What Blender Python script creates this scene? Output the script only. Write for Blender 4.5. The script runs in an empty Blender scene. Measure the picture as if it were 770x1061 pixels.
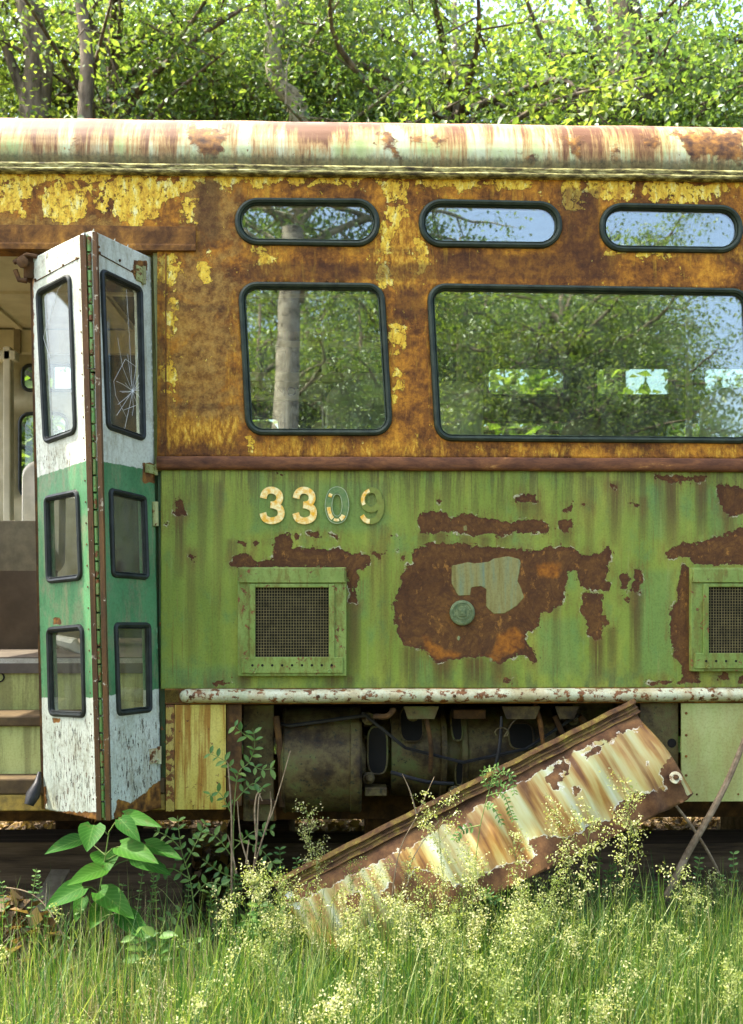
import bpy, bmesh, math, random
import numpy as np
from mathutils import Vector, Matrix
from mathutils.geometry import delaunay_2d_cdt
random.seed(7); rng = np.random.default_rng(7)
S = bpy.context.scene; C = S.collection
R = math.radians

# ------------------------------------------------------------------ camera
CAM = np.array([0.0, -3.6, 1.3]); YAW = 0.0285; F = 1080.0; CX = 385.0; HZ = 625.0
FW = np.array([math.sin(YAW), math.cos(YAW), 0]); RT = np.array([math.cos(YAW), -math.sin(YAW), 0])
def ray(px, py):
    return FW + RT*((px-CX)/F) + np.array([0, 0, (HZ-py)/F])
def U(px, py, y=0.0):
    d = ray(px, py); return CAM + d*((y-CAM[1])/d[1])
def UP(px, py, o, n):
    d = ray(px, py); return CAM + d*(np.dot(np.array(o)-CAM, n)/np.dot(d, n))
def proj(v):
    v = np.asarray(v, float)-CAM; dep = v@FW
    return np.stack([CX+F*(v@RT)/dep, HZ-F*v[..., 2]/dep], -1)
def Z(py, y=0.0): return U(354, py, y)[2]
def X(px, y=0.0): return U(px, 625, y)[0]
cam = bpy.data.cameras.new('camera'); co = bpy.data.objects.new('camera', cam); C.objects.link(co)
co.location = CAM; co.rotation_euler = (R(90), 0, -YAW)
cam.sensor_fit = 'VERTICAL'; cam.sensor_height = 24; cam.sensor_width = 24
cam.lens = 24*F/1061; cam.shift_y = (HZ-530.5)/1061; cam.dof.use_dof = True; cam.dof.focus_distance = 3.6; cam.dof.aperture_fstop = 4.0; cam.clip_end = 2000; cam.clip_start = .05
S.camera = co

# ------------------------------------------------------------------ light
W = bpy.data.worlds.new('World'); S.world = W; W.use_nodes = True
nt = W.node_tree; bg = nt.nodes['Background']; sky = nt.nodes.new('ShaderNodeTexSky')
SUN_EL, SUN_AZ = R(60), R(-79)       # azimuth from +Y, negative = towards -X
sky.sky_type = 'NISHITA'; sky.sun_disc = False; sky.sun_elevation = SUN_EL; sky.sun_rotation = SUN_AZ
sky.air_density = 0.9; sky.dust_density = 4.0; sky.ozone_density = 0.4
nt.links.new(sky.outputs[0], bg.inputs[0]); bg.inputs[1].default_value = 0.15
sl = bpy.data.lights.new('sun', 'SUN'); sl.energy = 2.8; sl.angle = R(.6); sl.color = (1, .93, .8)
so = bpy.data.objects.new('sun', sl); C.objects.link(so)
sd = Vector((math.sin(SUN_AZ)*math.cos(SUN_EL), math.cos(SUN_AZ)*math.cos(SUN_EL), math.sin(SUN_EL)))
so.rotation_euler = sd.to_track_quat('Z', 'Y').to_euler()
S.view_settings.view_transform = 'Standard'; S.view_settings.look = 'None'
S.view_settings.exposure = 2.42; S.view_settings.gamma = 1; S.view_settings.use_curve_mapping = False
S.render.engine = 'CYCLES'
cy = S.cycles; cy.use_denoising = True; cy.denoiser = 'OPENIMAGEDENOISE'
cy.max_bounces = 8; cy.diffuse_bounces = 4; cy.glossy_bounces = 3; cy.transmission_bounces = 4; cy.transparent_max_bounces = 12
cy.sample_clamp_indirect = 6; cy.caustics_reflective = False; cy.caustics_refractive = False

# ------------------------------------------------------------------ objects
def tag(o, label=None, cat=None, group=None, kind=None):
    if label: o['label'] = label
    if cat: o['category'] = cat
    if group: o['group'] = group
    if kind: o['kind'] = kind
    return o
def thing(name, loc, label, cat, group=None):
    o = bpy.data.objects.new(name, None); C.objects.link(o); o.location = loc
    return tag(o, label, cat, group)
def link_mesh(name, verts, faces, mat, parent=None, smooth=False, attrs=None, loc=None, faceattr=None):
    """verts in world coordinates; stored relative to the owning thing"""
    base = np.zeros(3)
    p = parent
    while p is not None:
        base = base+np.array(p.location); p = p.parent
    if loc is not None: base = base+np.array(loc)
    me = bpy.data.meshes.new(name)
    v = np.asarray(verts, float)-base
    me.from_pydata(v.tolist(), [], [tuple(int(i) for i in f) for f in faces]); me.update()
    for m in (mat if isinstance(mat, (list, tuple)) else [mat]): me.materials.append(m)
    if smooth: me.polygons.foreach_set('use_smooth', [True]*len(me.polygons))
    for k, a in (attrs or {}).items():
        me.attributes.new(k, 'FLOAT', 'POINT').data.foreach_set('value', np.asarray(a, np.float32))
    o = bpy.data.objects.new(name, me); C.objects.link(o)
    if loc is not None: o.location = loc
    if parent is not None: o.parent = parent
    return o
def fast_mesh(name, V, Q, mat, rnd=None, smooth=False):
    """numpy mesh of equal-sized faces; rnd is one random per face"""
    me = bpy.data.meshes.new(name); n = len(V); k = Q.shape[1]; m = len(Q)
    me.vertices.add(n); me.vertices.foreach_set('co', V.astype(np.float32).ravel())
    me.loops.add(m*k); me.loops.foreach_set('vertex_index', Q.astype(np.int32).ravel())
    me.polygons.add(m); me.polygons.foreach_set('loop_start', np.arange(0, m*k, k, dtype=np.int32))
    me.polygons.foreach_set('loop_total', np.full(m, k, np.int32))
    me.update(calc_edges=True); me.validate()
    if rnd is not None:
        me.attributes.new('rnd', 'FLOAT', 'FACE').data.foreach_set('value', rnd.astype(np.float32))
    if smooth: me.polygons.foreach_set('use_smooth', [True]*m)
    me.materials.append(mat); return me
class MB:
    def __init__(s): s.v = []; s.f = []
    def add(s, vs, fs):
        b = len(s.v); s.v += [tuple(map(float, q)) for q in vs]; s.f += [tuple(b+i for i in f) for f in fs]; return s
    def box(s, a, b, bev=0.0):
        x0, y0, z0 = [min(a[i], b[i]) for i in range(3)]; x1, y1, z1 = [max(a[i], b[i]) for i in range(3)]
        if bev <= 0:
            return s.add([(x0,y0,z0),(x1,y0,z0),(x1,y1,z0),(x0,y1,z0),(x0,y0,z1),(x1,y0,z1),(x1,y1,z1),(x0,y1,z1)],
                [(0,3,2,1),(4,5,6,7),(0,1,5,4),(1,2,6,5),(2,3,7,6),(3,0,4,7)])
        bm = bmesh.new(); bmesh.ops.create_cube(bm, size=1)
        bmesh.ops.scale(bm, verts=bm.verts, vec=(x1-x0, y1-y0, z1-z0)); bmesh.ops.translate(bm, verts=bm.verts, vec=((x0+x1)/2,(y0+y1)/2,(z0+z1)/2))
        bmesh.ops.bevel(bm, geom=bm.edges[:], offset=bev, segments=2, affect='EDGES', profile=.5)
        bm.verts.index_update(); s.add([v.co[:] for v in bm.verts], [[v.index for v in f.verts] for f in bm.faces]); bm.free(); return s
    def hexa(s, p):   # 8 corners, bottom 4 then top 4
        return s.add(p, [(0,3,2,1),(4,5,6,7),(0,1,5,4),(1,2,6,5),(2,3,7,6),(3,0,4,7)])
    def prism(s, poly, vec):  # planar polygon of 3D points, extruded by vec
        n = len(poly); q = [tuple(np.array(p)+np.array(vec)) for p in poly]
        return s.add(list(poly)+q, [tuple(range(n)), tuple(range(2*n-1, n-1, -1))]+[(i, i+n, (i+1) % n+n, (i+1) % n) for i in range(n)])
    def tube(s, pts, rad, n=8, closed=False, caps=True, sq=(1, 1)):
        P = [Vector(p) for p in pts]; m = len(P)
        rad = [rad]*m if np.isscalar(rad) else rad
        vs = []; up = Vector((0.13, 0.31, 0.94)).normalized()
        t0 = (P[1]-P[0]).normalized()
        nn = up.cross(t0)
        if nn.length < 1e-3: nn = Vector((1, 0, 0)).cross(t0)
        nn.normalize()
        for i in range(m):
            if closed: t = (P[(i+1) % m]-P[i-1])
            else: t = P[min(i+1, m-1)]-P[max(i-1, 0)]
            t.normalize(); nn = (nn-t*nn.dot(t)).normalized(); b = t.cross(nn)
            for k in range(n):
                a = 2*math.pi*k/n
                vs.append(P[i]+(nn*math.cos(a)*sq[0]+b*math.sin(a)*sq[1])*rad[i])
        fs = []
        for i in range(m if closed else m-1):
            j = (i+1) % m
            for k in range(n):
                fs.append((i*n+k, i*n+(k+1) % n, j*n+(k+1) % n, j*n+k))
        if caps and not closed:
            fs.append(tuple(range(n-1, -1, -1))); fs.append(tuple((m-1)*n+k for k in range(n)))
        return s.add(vs, fs)
    def lathe(s, o, axis, prof, n=24, ref=(0, 0, 1)):   # prof: (distance along axis, radius)
        o = Vector(o); a = Vector(axis).normalized(); u = a.cross(Vector(ref)).normalized(); w = a.cross(u)
        vs = []
        for d, r in prof:
            for k in range(n):
                t = 2*math.pi*k/n; vs.append(o+a*d+(u*math.cos(t)+w*math.sin(t))*r)
        m = len(prof); fs = [(i*n+k, i*n+(k+1) % n, (i+1)*n+(k+1) % n, (i+1)*n+k) for i in range(m-1) for k in range(n)]
        fs += [tuple(range(n-1, -1, -1)), tuple((m-1)*n+k for k in range(n))]
        return s.add(vs, fs)
    def build_each(s, name, mat, parent=None, smooth=False):
        par = list(range(len(s.v)))
        def fd(i):
            while par[i] != i: par[i] = par[par[i]]; i = par[i]
            return i
        for f in s.f:
            for i in f[1:]: par[fd(i)] = fd(f[0])
        gr = {}
        for f in s.f: gr.setdefault(fd(f[0]), []).append(f)
        for fs in gr.values():
            ids = sorted({i for f in fs for i in f}); mp = {i: k for k, i in enumerate(ids)}
            MB().add([s.v[i] for i in ids], [[mp[i] for i in f] for f in fs]).build(name, mat, parent, smooth)
    def build(s, name, mat, parent=None, smooth=False, **k):
        o = link_mesh(name, s.v, s.f, mat, parent, smooth, **k)
        bm = bmesh.new(); bm.from_mesh(o.data); bmesh.ops.recalc_face_normals(bm, faces=bm.faces); bm.to_mesh(o.data); bm.free()
        if smooth:
            try: o.data.set_sharp_from_angle(angle=R(40))
            except Exception: pass
        return o
def spline(pts, n=8, closed=False):
    P = [np.array(p, float) for p in pts]; m = len(P); out = []
    for i in range(m if closed else m-1):
        g = (lambda j: P[j % m]) if closed else (lambda j: P[min(max(j, 0), m-1)])
        a, b, c, d = g(i-1), g(i), g(i+1), g(i+2)
        for k in range(n):
            t = k/n; out.append(.5*((2*b)+(c-a)*t+(2*a-5*b+4*c-d)*t*t+(3*b-a-3*c+d)*t**3))
    if not closed: out.append(P[-1])
    return out
def rounded(corners, r, n=7):
    """rounded polygon through 2D corners"""
    c = [np.array(p, float) for p in corners]; m = len(c); out = []
    for i in range(m):
        p, a, b = c[i], c[i-1], c[(i+1) % m]
        u = (a-p)/np.linalg.norm(a-p); v = (b-p)/np.linalg.norm(b-p)
        th = math.acos(max(-1, min(1, float(u@v)))); t = r/math.tan(th/2)
        cc = p+(u+v)/np.linalg.norm(u+v)*(r/math.sin(th/2))
        s, e = p+u*t-cc, p+v*t-cc
        a0 = math.atan2(s[1], s[0]); a1 = math.atan2(e[1], e[0]); d = (a1-a0+math.pi) % (2*math.pi)-math.pi
        for k in range(n+1): out.append(cc+r*np.array([math.cos(a0+d*k/n), math.sin(a0+d*k/n)]))
    return out
def inset(poly, d):
    P = np.array(poly); c = P.mean(0); m = len(P); out = []
    for i in range(m):
        t = P[(i+1) % m]-P[i-1]; t /= np.linalg.norm(t)+1e-9; n = np.array([-t[1], t[0]])
        if n@(c-P[i]) < 0: n = -n
        out.append(P[i]+n*d)
    return out
def sdf(pts, poly):
    """signed distance, positive inside; pts (N,2)"""
    P = np.array(poly, float); Q = np.roll(P, -1, 0); d = np.full(len(pts), 1e9); ins = np.zeros(len(pts), bool)
    for a, b in zip(P, Q):
        e = b-a; w = pts-a; t = np.clip((w@e)/(e@e+1e-12), 0, 1)
        d = np.minimum(d, np.hypot(*(w-t[:, None]*e).T))
        c = ((a[1] > pts[:, 1]) != (b[1] > pts[:, 1]))
        xi = a[0]+(pts[:, 1]-a[1])*(b[0]-a[0])/((b[1]-a[1]) or 1e-9)
        ins ^= c & (pts[:, 0] < xi)
    return np.where(ins, d, -d)
def msdf(pts, polys, clip=40):
    r = np.full(len(pts), -float(clip))
    for p in polys: r = np.maximum(r, sdf(pts, p))
    return r
def bx(x0, y0, x1, y1): return [(x0, y0), (x1, y0), (x1, y1), (x0, y1)]
def crop(ox, oy, s, pts): return [(ox+x/s, oy+y/s) for x, y in pts]

# ------------------------------------------------------------------ materials
class NT:
    def __init__(s, name):
        s.m = bpy.data.materials.new(name); s.m.use_nodes = True; s.t = s.m.node_tree
        s.b = s.t.nodes['Principled BSDF']; s.out = s.t.nodes['Material Output']; s.pos = None
    def lk(s, sock, v):
        if isinstance(v, bpy.types.NodeSocket): s.t.links.new(v, sock)
        elif isinstance(v, (tuple, list)) and len(v) == 3 and sock.type == 'RGBA': sock.default_value = (*v, 1)
        else: sock.default_value = v
    def co(s, sc=(1, 1, 1), loc=(0, 0, 0), rot=(0, 0, 0)):
        if s.pos is None: s.pos = s.t.nodes.new('ShaderNodeTexCoord').outputs['Object']
        m = s.t.nodes.new('ShaderNodeMapping'); s.lk(m.inputs[0], s.pos)
        m.inputs['Scale'].default_value = sc; m.inputs['Location'].default_value = loc; m.inputs['Rotation'].default_value = rot
        return m.outputs[0]
    def noise(s, sc=(1, 1, 1), detail=5, rough=.6, dist=0, loc=(0, 0, 0), rot=(0, 0, 0)):
        if np.isscalar(sc): sc = (sc,)*3
        n = s.t.nodes.new('ShaderNodeTexNoise'); s.lk(n.inputs['Vector'], s.co(sc, loc, rot)); n.inputs['Scale'].default_value = 1
        n.inputs['Detail'].default_value = detail; n.inputs['Roughness'].default_value = rough; n.inputs['Distortion'].default_value = dist
        return n.outputs['Fac']
    def vor(s, sc, feat='F1'):
        if np.isscalar(sc): sc = (sc,)*3
        n = s.t.nodes.new('ShaderNodeTexVoronoi'); s.lk(n.inputs['Vector'], s.co(sc)); n.inputs['Scale'].default_value = 1; n.feature = feat
        return n.outputs['Distance']
    def attr(s, name):
        n = s.t.nodes.new('ShaderNodeAttribute'); n.attribute_name = name; return n.outputs['Fac']
    def z(s, ax='Z'):
        if s.pos is None: s.co()
        n = s.t.nodes.new('ShaderNodeSeparateXYZ'); s.lk(n.inputs[0], s.pos); return n.outputs[ax]
    def ma(s, op, a, b=0.0, c=0.0):
        n = s.t.nodes.new('ShaderNodeMath'); n.operation = op; s.lk(n.inputs[0], a); s.lk(n.inputs[1], b); s.lk(n.inputs[2], c); return n.outputs[0]
    def ss(s, v, lo, hi, a=0.0, b=1.0):
        n = s.t.nodes.new('ShaderNodeMapRange'); n.interpolation_type = 'SMOOTHSTEP'; s.lk(n.inputs['Value'], v)
        n.inputs['From Min'].default_value = lo; n.inputs['From Max'].default_value = hi; n.inputs['To Min'].default_value = a; n.inputs['To Max'].default_value = b
        return n.outputs[0]
    def mix(s, f, a, b, mode='MIX'):
        n = s.t.nodes.new('ShaderNodeMix'); n.data_type = 'RGBA'; n.blend_type = mode
        s.lk(n.inputs[0], f); s.lk(n.inputs[6], a); s.lk(n.inputs[7], b); return n.outputs[2]
    def ramp(s, f, stops):
        n = s.t.nodes.new('ShaderNodeValToRGB'); s.lk(n.inputs[0], f); e = n.color_ramp.elements
        while len(e) < len(stops): e.new(.5)
        for i, (p, c) in enumerate(stops): e[i].position = p; e[i].color = (*c, 1)
        return n.outputs[0]
    def fin(s, col, rough=.8, h=None, bs=.3, bd=.004, metal=0.0, spec=.3):
        s.lk(s.b.inputs['Base Color'], col); s.lk(s.b.inputs['Roughness'], rough); s.lk(s.b.inputs['Metallic'], metal)
        s.lk(s.b.inputs['Specular IOR Level'], spec)
        if h is not None:
            n = s.t.nodes.new('ShaderNodeBump'); n.inputs['Strength'].default_value = bs; n.inputs['Distance'].default_value = bd
            s.lk(n.inputs['Height'], h); s.lk(s.b.inputs['Normal'], n.outputs[0])
        return s.m
def grit(n, col, sc=170, amt=.55, dk=.45):
    return n.mix(n.ma('MULTIPLY', n.ss(n.noise(sc, 4, .75, loc=(9, 9, 3)), .42, .68), amt), col, n.mix(1.0, col, (dk, dk*.9, dk*.75), 'MULTIPLY'))
def jag(n, field, amp, sc=30, detail=8, e=.4, off=0.0, lo=None):
    """crisp ragged mask from a distance attribute in pixels"""
    no = n.noise(sc, detail, .62)
    v = n.ma('ADD', field, n.ma('MULTIPLY', n.ma('SUBTRACT', no, .5), amp*2))
    return n.ss(v, -e+off, e+off), v
RUST = [(.32, (.04, .017, .007)), (.46, (.12, .053, .013)), (.56, (.22, .10, .02)), (.70, (.42, .20, .03))]
RUSTD = [(.32, (.045, .018, .007)), (.46, (.095, .042, .012)), (.58, (.145, .068, .017)), (.74, (.25, .105, .018))]

def mat_green():
    n = NT('flaking_green_paint')
    a = n.noise((5, 5, 1.3), 4, .6); b = n.noise((9, 9, 7), 5, .65, loc=(3, 1, 7))
    col = n.ramp(a, [(.35, (.155, .225, .03)), (.5, (.215, .29, .04)), (.65, (.30, .335, .05))])
    teal = n.ma('MULTIPLY', n.ss(b, .5, .7), .55)
    col = n.mix(teal, col, (.095, .215, .065))
    tl = n.attr('teal'); col = n.mix(n.ma('MULTIPLY', n.ss(n.ma('ADD', tl, n.ma('MULTIPLY', n.noise(14, 4), 10)), 0, 12), .38), col, (.09, .23, .075))
    st = n.noise((30, 5, 1.5), 7, .72, .8); st2 = n.noise((130, 9, 4), 4, .7)
    pa = n.ss(n.noise((5, 5, 2.2), 4, .6, loc=(4, 9, 1)), .38, .62)
    sm = n.ma('MULTIPLY', n.ma('MULTIPLY', n.ss(st, .5, .68), .65), pa); col = n.mix(sm, col, (.15, .135, .02))
    sm2 = n.ma('MULTIPLY', n.ma('MULTIPLY', n.ss(st2, .52, .68), .7), n.ss(n.noise((9, 9, 3), 3, .6, loc=(2, 2, 8)), .45, .65)); col = n.mix(sm2, col, (.17, .12, .018))
    lt = n.ma('MULTIPLY', n.ss(n.noise((60, 5, 2.5), 4, .6, loc=(9, 2, 1)), .56, .72), .4); col = n.mix(lt, col, (.30, .34, .10))
    top = n.ma('MULTIPLY', n.ss(n.z(), 1.52, 1.77), n.ss(n.noise((36, 5, 1.6), 7, .75, .5, loc=(1, 5, 3)), .44, .6)); col = n.mix(n.ma('MULTIPLY', top, .75), col, (.085, .07, .022))
    low = n.ma('MULTIPLY', n.ss(n.z(), 1.12, 1.0), n.ss(n.noise((25, 5, 9), 5), .4, .65)); col = n.mix(n.ma('MULTIPLY', low, .7), col, (.07, .115, .04))
    dr = n.attr('drip'); dm = n.ma('MULTIPLY', n.ma('POWER', dr, .6), n.ss(n.noise((110, 9, 3), 4), .2, .5)); col = n.mix(n.ma('MULTIPLY', dm, .92), col, (.085, .052, .014))
    # grime specks
    sp = n.ss(n.noise(95, 3, .7, loc=(5, 5, 5)), .70, .76); col = n.mix(n.ma('MULTIPLY', sp, .7), col, (.05, .035, .015))
    f = n.ma('ADD', n.attr('rust'), n.ma('MULTIPLY', n.ma('SUBTRACT', n.noise(19, 3, .5, .8, loc=(1, 6, 2)), .5), 9)); m, v = jag(n, f, 5.5, 52, 9, .35)
    # tiny chips with a shape of their own
    ch = n.ma('MULTIPLY', n.ss(n.noise((42, 42, 50), 5, .7, loc=(2, 8, 4)), .705, .72), n.ss(n.noise(5, 2, loc=(7, 7, 7)), .45, .6))
    m2 = n.ma('MAXIMUM', m, ch); near = n.ma('MULTIPLY', n.ss(v, -13, 0), .13); m2 = n.ma('MAXIMUM', m2, n.ss(n.ma('ADD', n.noise(62, 6, .72, loc=(2, 9, 9)), near), .735, .75)); keep = n.ma('MULTIPLY', n.ss(v, 7, 0), .12); m2 = n.ma('MULTIPLY', m2, n.ma('SUBTRACT', 1.0, n.ss(n.ma('ADD', n.noise(70, 6, .7, loc=(6, 2, 2)), keep), .72, .735)))
    isl = n.attr('isle'); im, iv = jag(n, isl, 1.2, 30, 6, .5)
    m2 = n.ma('MULTIPLY', m2, n.ma('SUBTRACT', 1.0, im))
    halo = n.ma('MULTIPLY', n.ma('MULTIPLY', n.ss(v, -15, -1), n.ss(n.noise((40, 9, 9), 6, .7, loc=(8, 8, 3)), .40, .66)), .6); col = n.mix(halo, col, (.16, .10, .02))
    rc = n.ramp(n.ma('ADD', n.ma('MULTIPLY', n.noise(7, 9, .72, .6), .7), n.ma('MULTIPLY', n.noise(60, 5, .7), .3)), RUSTD)
    cont = n.ss(n.ma('PINGPONG', n.noise(6, 5, .6, .6, loc=(4, 4, 4)), .05), .025, .045); rc = n.mix(n.ss(n.noise((34, 34, 22), 7, .75, loc=(7, 7, 1)), .56, .66), rc, (.30, .14, .028)); rc = n.mix(n.ma('MULTIPLY', cont, .45), rc, (.055, .025, .012))
    o = n.attr('orange'); om = n.ss(n.ma('ADD', o, n.ma('MULTIPLY', n.ma('SUBTRACT', n.noise(24, 6), .5), 16)), -2, 4)
    rc = n.mix(n.ma('MULTIPLY', om, .85), rc, n.ramp(n.noise(50, 5), [(.35, (.15, .05, .01)), (.65, (.40, .15, .015))]))
    inner = n.ma('MULTIPLY', n.ss(v, 5, .5), m); rc = n.mix(n.ma('MULTIPLY', inner, .45), rc, (.06, .02, .012))
    islc = n.ramp(n.noise((40, 9, 3), 5), [(.35, (.19, .165, .045)), (.5, (.25, .24, .085)), (.62, (.19, .235, .115)), (.75, (.13, .20, .15))])
    col = n.mix(im, col, islc)
    col = n.mix(m2, col, rc)
    # curled pale edge of the paint film
    edge = n.ma('MULTIPLY', n.ss(v, -2.0, -.9), n.ss(v, .1, -.35)); edge = n.ma('MULTIPLY', edge, n.ss(n.noise(19, 4, loc=(3, 3, 9)), .54, .64))
    col = n.mix(n.ma('MULTIPLY', edge, .85), col, (.50, .47, .30))
    hgt = n.ma('SUBTRACT', n.ma('MULTIPLY', n.noise(160, 4, .7), .25), m2)
    hgt = n.ma('ADD', hgt, n.ma('MULTIPLY', edge, .8)); hgt = n.ma('ADD', hgt, n.ma('MULTIPLY', n.ma('MULTIPLY', n.noise(90, 8, .7), m2), .7))
    col = grit(n, col, 150, .45, .55)
    return n.fin(col, n.ss(m2, 0, 1, .48, .9), hgt, .65, .003)

def rustband(n, yel_attr='yel', amp=5.5):
    a = n.noise(4.2, 9, .7, .5); b = n.noise(24, 8, .72, .3, loc=(3, 3, 3)); c = n.noise((60, 20, 14), 5, .7)
    v = n.ma('ADD', n.ma('ADD', n.ma('MULTIPLY', a, .55), n.ma('MULTIPLY', b, .35)), n.ma('MULTIPLY', c, .14))
    col = n.ramp(v, [(.37, (.035, .014, .005)), (.455, (.115, .044, .010)), (.51, (.245, .098, .015)), (.57, (.50, .215, .02)), (.66, (.78, .42, .04))])
    t = n.attr('tan'); tm = n.ma('MULTIPLY', n.ss(n.ma('ADD', t, n.ma('MULTIPLY', n.ma('SUBTRACT', n.noise(9, 8, .75, .6), .5), 190)), -14, 16), .8)
    tc = n.ramp(n.noise(30, 9, .75, loc=(1, 9, 2)), [(.33, (.07, .033, .010)), (.44, (.20, .105, .025)), (.53, (.36, .21, .045)), (.60, (.42, .27, .07)), (.70, (.62, .32, .04))])
    col = n.mix(tm, col, tc)
    o = n.attr('orange'); om = n.ss(n.ma('ADD', o, n.ma('MULTIPLY', n.ma('SUBTRACT', n.noise((22, 9, 8), 7, .7), .5), 70)), -2, 14)
    col = n.mix(n.ma('MULTIPLY', om, .85), col, n.ramp(n.noise((70, 30, 26), 6, .7, loc=(2, 2, 2)), [(.33, (.13, .048, .008)), (.47, (.42, .19, .016)), (.58, (.74, .42, .04)), (.7, (.80, .60, .12))]))
    vs_ = n.ma('MULTIPLY', n.ss(n.noise((26, 9, 3.2), 7, .72, .4, loc=(3, 1, 8)), .54, .68), n.ss(n.noise(3.5, 3, loc=(1, 1, 6)), .45, .6)); col = n.mix(n.ma('MULTIPLY', vs_, .7), col, (.62, .36, .03))
    y = n.attr(yel_attr); y = n.ma('ADD', y, n.ma('MULTIPLY', n.ma('SUBTRACT', n.noise(11, 5, .6, .8, loc=(7, 1, 3)), .5), 52)); m, yv = jag(n, y, 20, 30, 10, .5)
    fl = n.ma('MULTIPLY', n.ss(n.noise((48, 48, 40), 7, .72, loc=(6, 1, 2)), .615, .63), n.ss(n.noise(6, 3, loc=(8, 8, 1)), .46, .56))
    m = n.ma('MAXIMUM', m, fl)
    chip = n.ss(n.noise((60, 60, 45), 6, .75, loc=(0, 4, 4)), .555, .58); m = n.ma('MULTIPLY', m, n.ma('SUBTRACT', 1.0, n.ma('MULTIPLY', chip, .9)))
    yc = n.ramp(n.noise((36, 20, 13), 7, .7, loc=(5, 0, 5)), [(.33, (.40, .20, .012)), (.44, (.70, .42, .025)), (.54, (.86, .62, .05)), (.62, (.90, .80, .24)), (.70, (.88, .86, .48))])
    col = n.mix(m, col, yc)
    edge = n.ma('MULTIPLY', n.ss(yv, -1.4, -.3), n.ss(yv, .6, .2)); col = n.mix(n.ma('MULTIPLY', edge, .5), col, (.07, .035, .012))
    pit = n.ss(n.noise(210, 3, .6), .62, .7); col = n.mix(n.ma('MULTIPLY', pit, .35), col, (.05, .022, .01))
    h = n.ma('ADD', n.ma('MULTIPLY', m, .8), n.ma('MULTIPLY', n.noise(120, 8, .75), .9))
    return col, m, h
def mat_upper():
    n = NT('rusted_yellow_paint'); col, m, h = rustband(n)
    dk = n.attr('dark'); dm = n.ss(n.ma('ADD', dk, n.ma('MULTIPLY', n.ma('SUBTRACT', n.noise((25, 9, 25), 6, .65), .5), 14)), -3, 4)
    col = n.mix(n.ma('MULTIPLY', dm, .6), col, (.055, .024, .012))
    col = grit(n, col, 120, .45, .4)
    return n.fin(col, n.ss(m, 0, 1, .85, .55), h, .75, .003)

def mat_roof():
    n = NT('streaked_cream_roof')
    base = n.ramp(n.noise((10, 5, 5), 5), [(.35, (.34, .42, .15)), (.5, (.46, .53, .25)), (.65, (.52, .58, .36))])
    h = n.attr('h')   # 0 at gutter, 1 at top
    st = n.noise((11, 1.5, 1.5), 8, .74, .5); st2 = n.noise((70, 2, 3.5), 6, .74, .3)
    k = n.ma('ADD', n.ma('MULTIPLY', st, .68), n.ma('MULTIPLY', st2, .32))
    k = n.ma('ADD', k, n.ma('MULTIPLY', n.ss(h, .25, .95), .11)); k = n.ma('ADD', k, n.ma('MULTIPLY', n.ss(n.noise(2.3, 2), .4, .62), .09))
    col = n.mix(n.ma('MULTIPLY', n.ss(k, .48, .60), .9), base, (.42, .24, .075))
    col = n.mix(n.ma('MULTIPLY', n.ss(k, .55, .66), .95), col, (.13, .05, .018))
    r = n.attr('rust'); m, v = jag(n, r, 16, 26, 9, 2.5)
    spot = n.ss(n.noise((30, 20, 24), 8, .74, loc=(3, 7, 3)), .625, .65); m = n.ma('MAXIMUM', m, n.ma('MULTIPLY', spot, .9))
    col = n.mix(m, col, n.ramp(n.noise(30, 6), RUST))
    topm = n.ss(h, .78, .95); col = n.mix(n.ma('MULTIPLY', topm, n.ss(n.noise((14, 8, 8), 6, .7), .4, .62)), col, (.44, .22, .14))
    g = n.ss(n.ma('ADD', h, n.ma('MULTIPLY', n.noise((60, 20, 20), 7, .8), .34)), .47, .33)
    col = n.mix(n.ma('MULTIPLY', g, .85), col, n.ramp(n.noise(80, 5), [(.35, (.05, .05, .02)), (.65, (.19, .16, .06))]))
    return n.fin(col, .6, n.ma('ADD', n.noise(120, 6, .7), m), .3, .002)
def mat_flat_rust(name, stops, sc=14, bs=.5, rough=.85, stretch=(1, 1, 1)):
    n = NT(name); s3 = tuple(sc*q for q in stretch)
    return n.fin(n.ramp(n.noise(s3, 9, .72, .3), stops), rough, n.noise(120, 6, .75), bs, .003)
def mat_paint(name, c0, c1, rustc=(.22, .09, .025), amt=.60, streak=(22, 6, 2), st=(.26, .17, .05), stamt=.6, rough=.5):
    n = NT(name); col = n.mix(n.ss(n.noise((7, 7, 3), 5), .35, .65), c0, c1)
    col = n.mix(n.ma('MULTIPLY', n.ss(n.noise(streak, 6, .7), .44, .61), stamt), col, st)
    col = grit(n, col, 130, .4, .5)
    m = n.ss(n.noise(32, 9, .72, loc=(4, 1, 1)), amt, amt+.025); col = n.mix(m, col, n.ramp(n.noise(60, 5), [(.3, (.06, .025, .01)), (.6, rustc)]))
    return n.fin(col, rough, n.ma('SUBTRACT', n.ma('MULTIPLY', n.noise(150, 4), .3), m), .4, .002)
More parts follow.
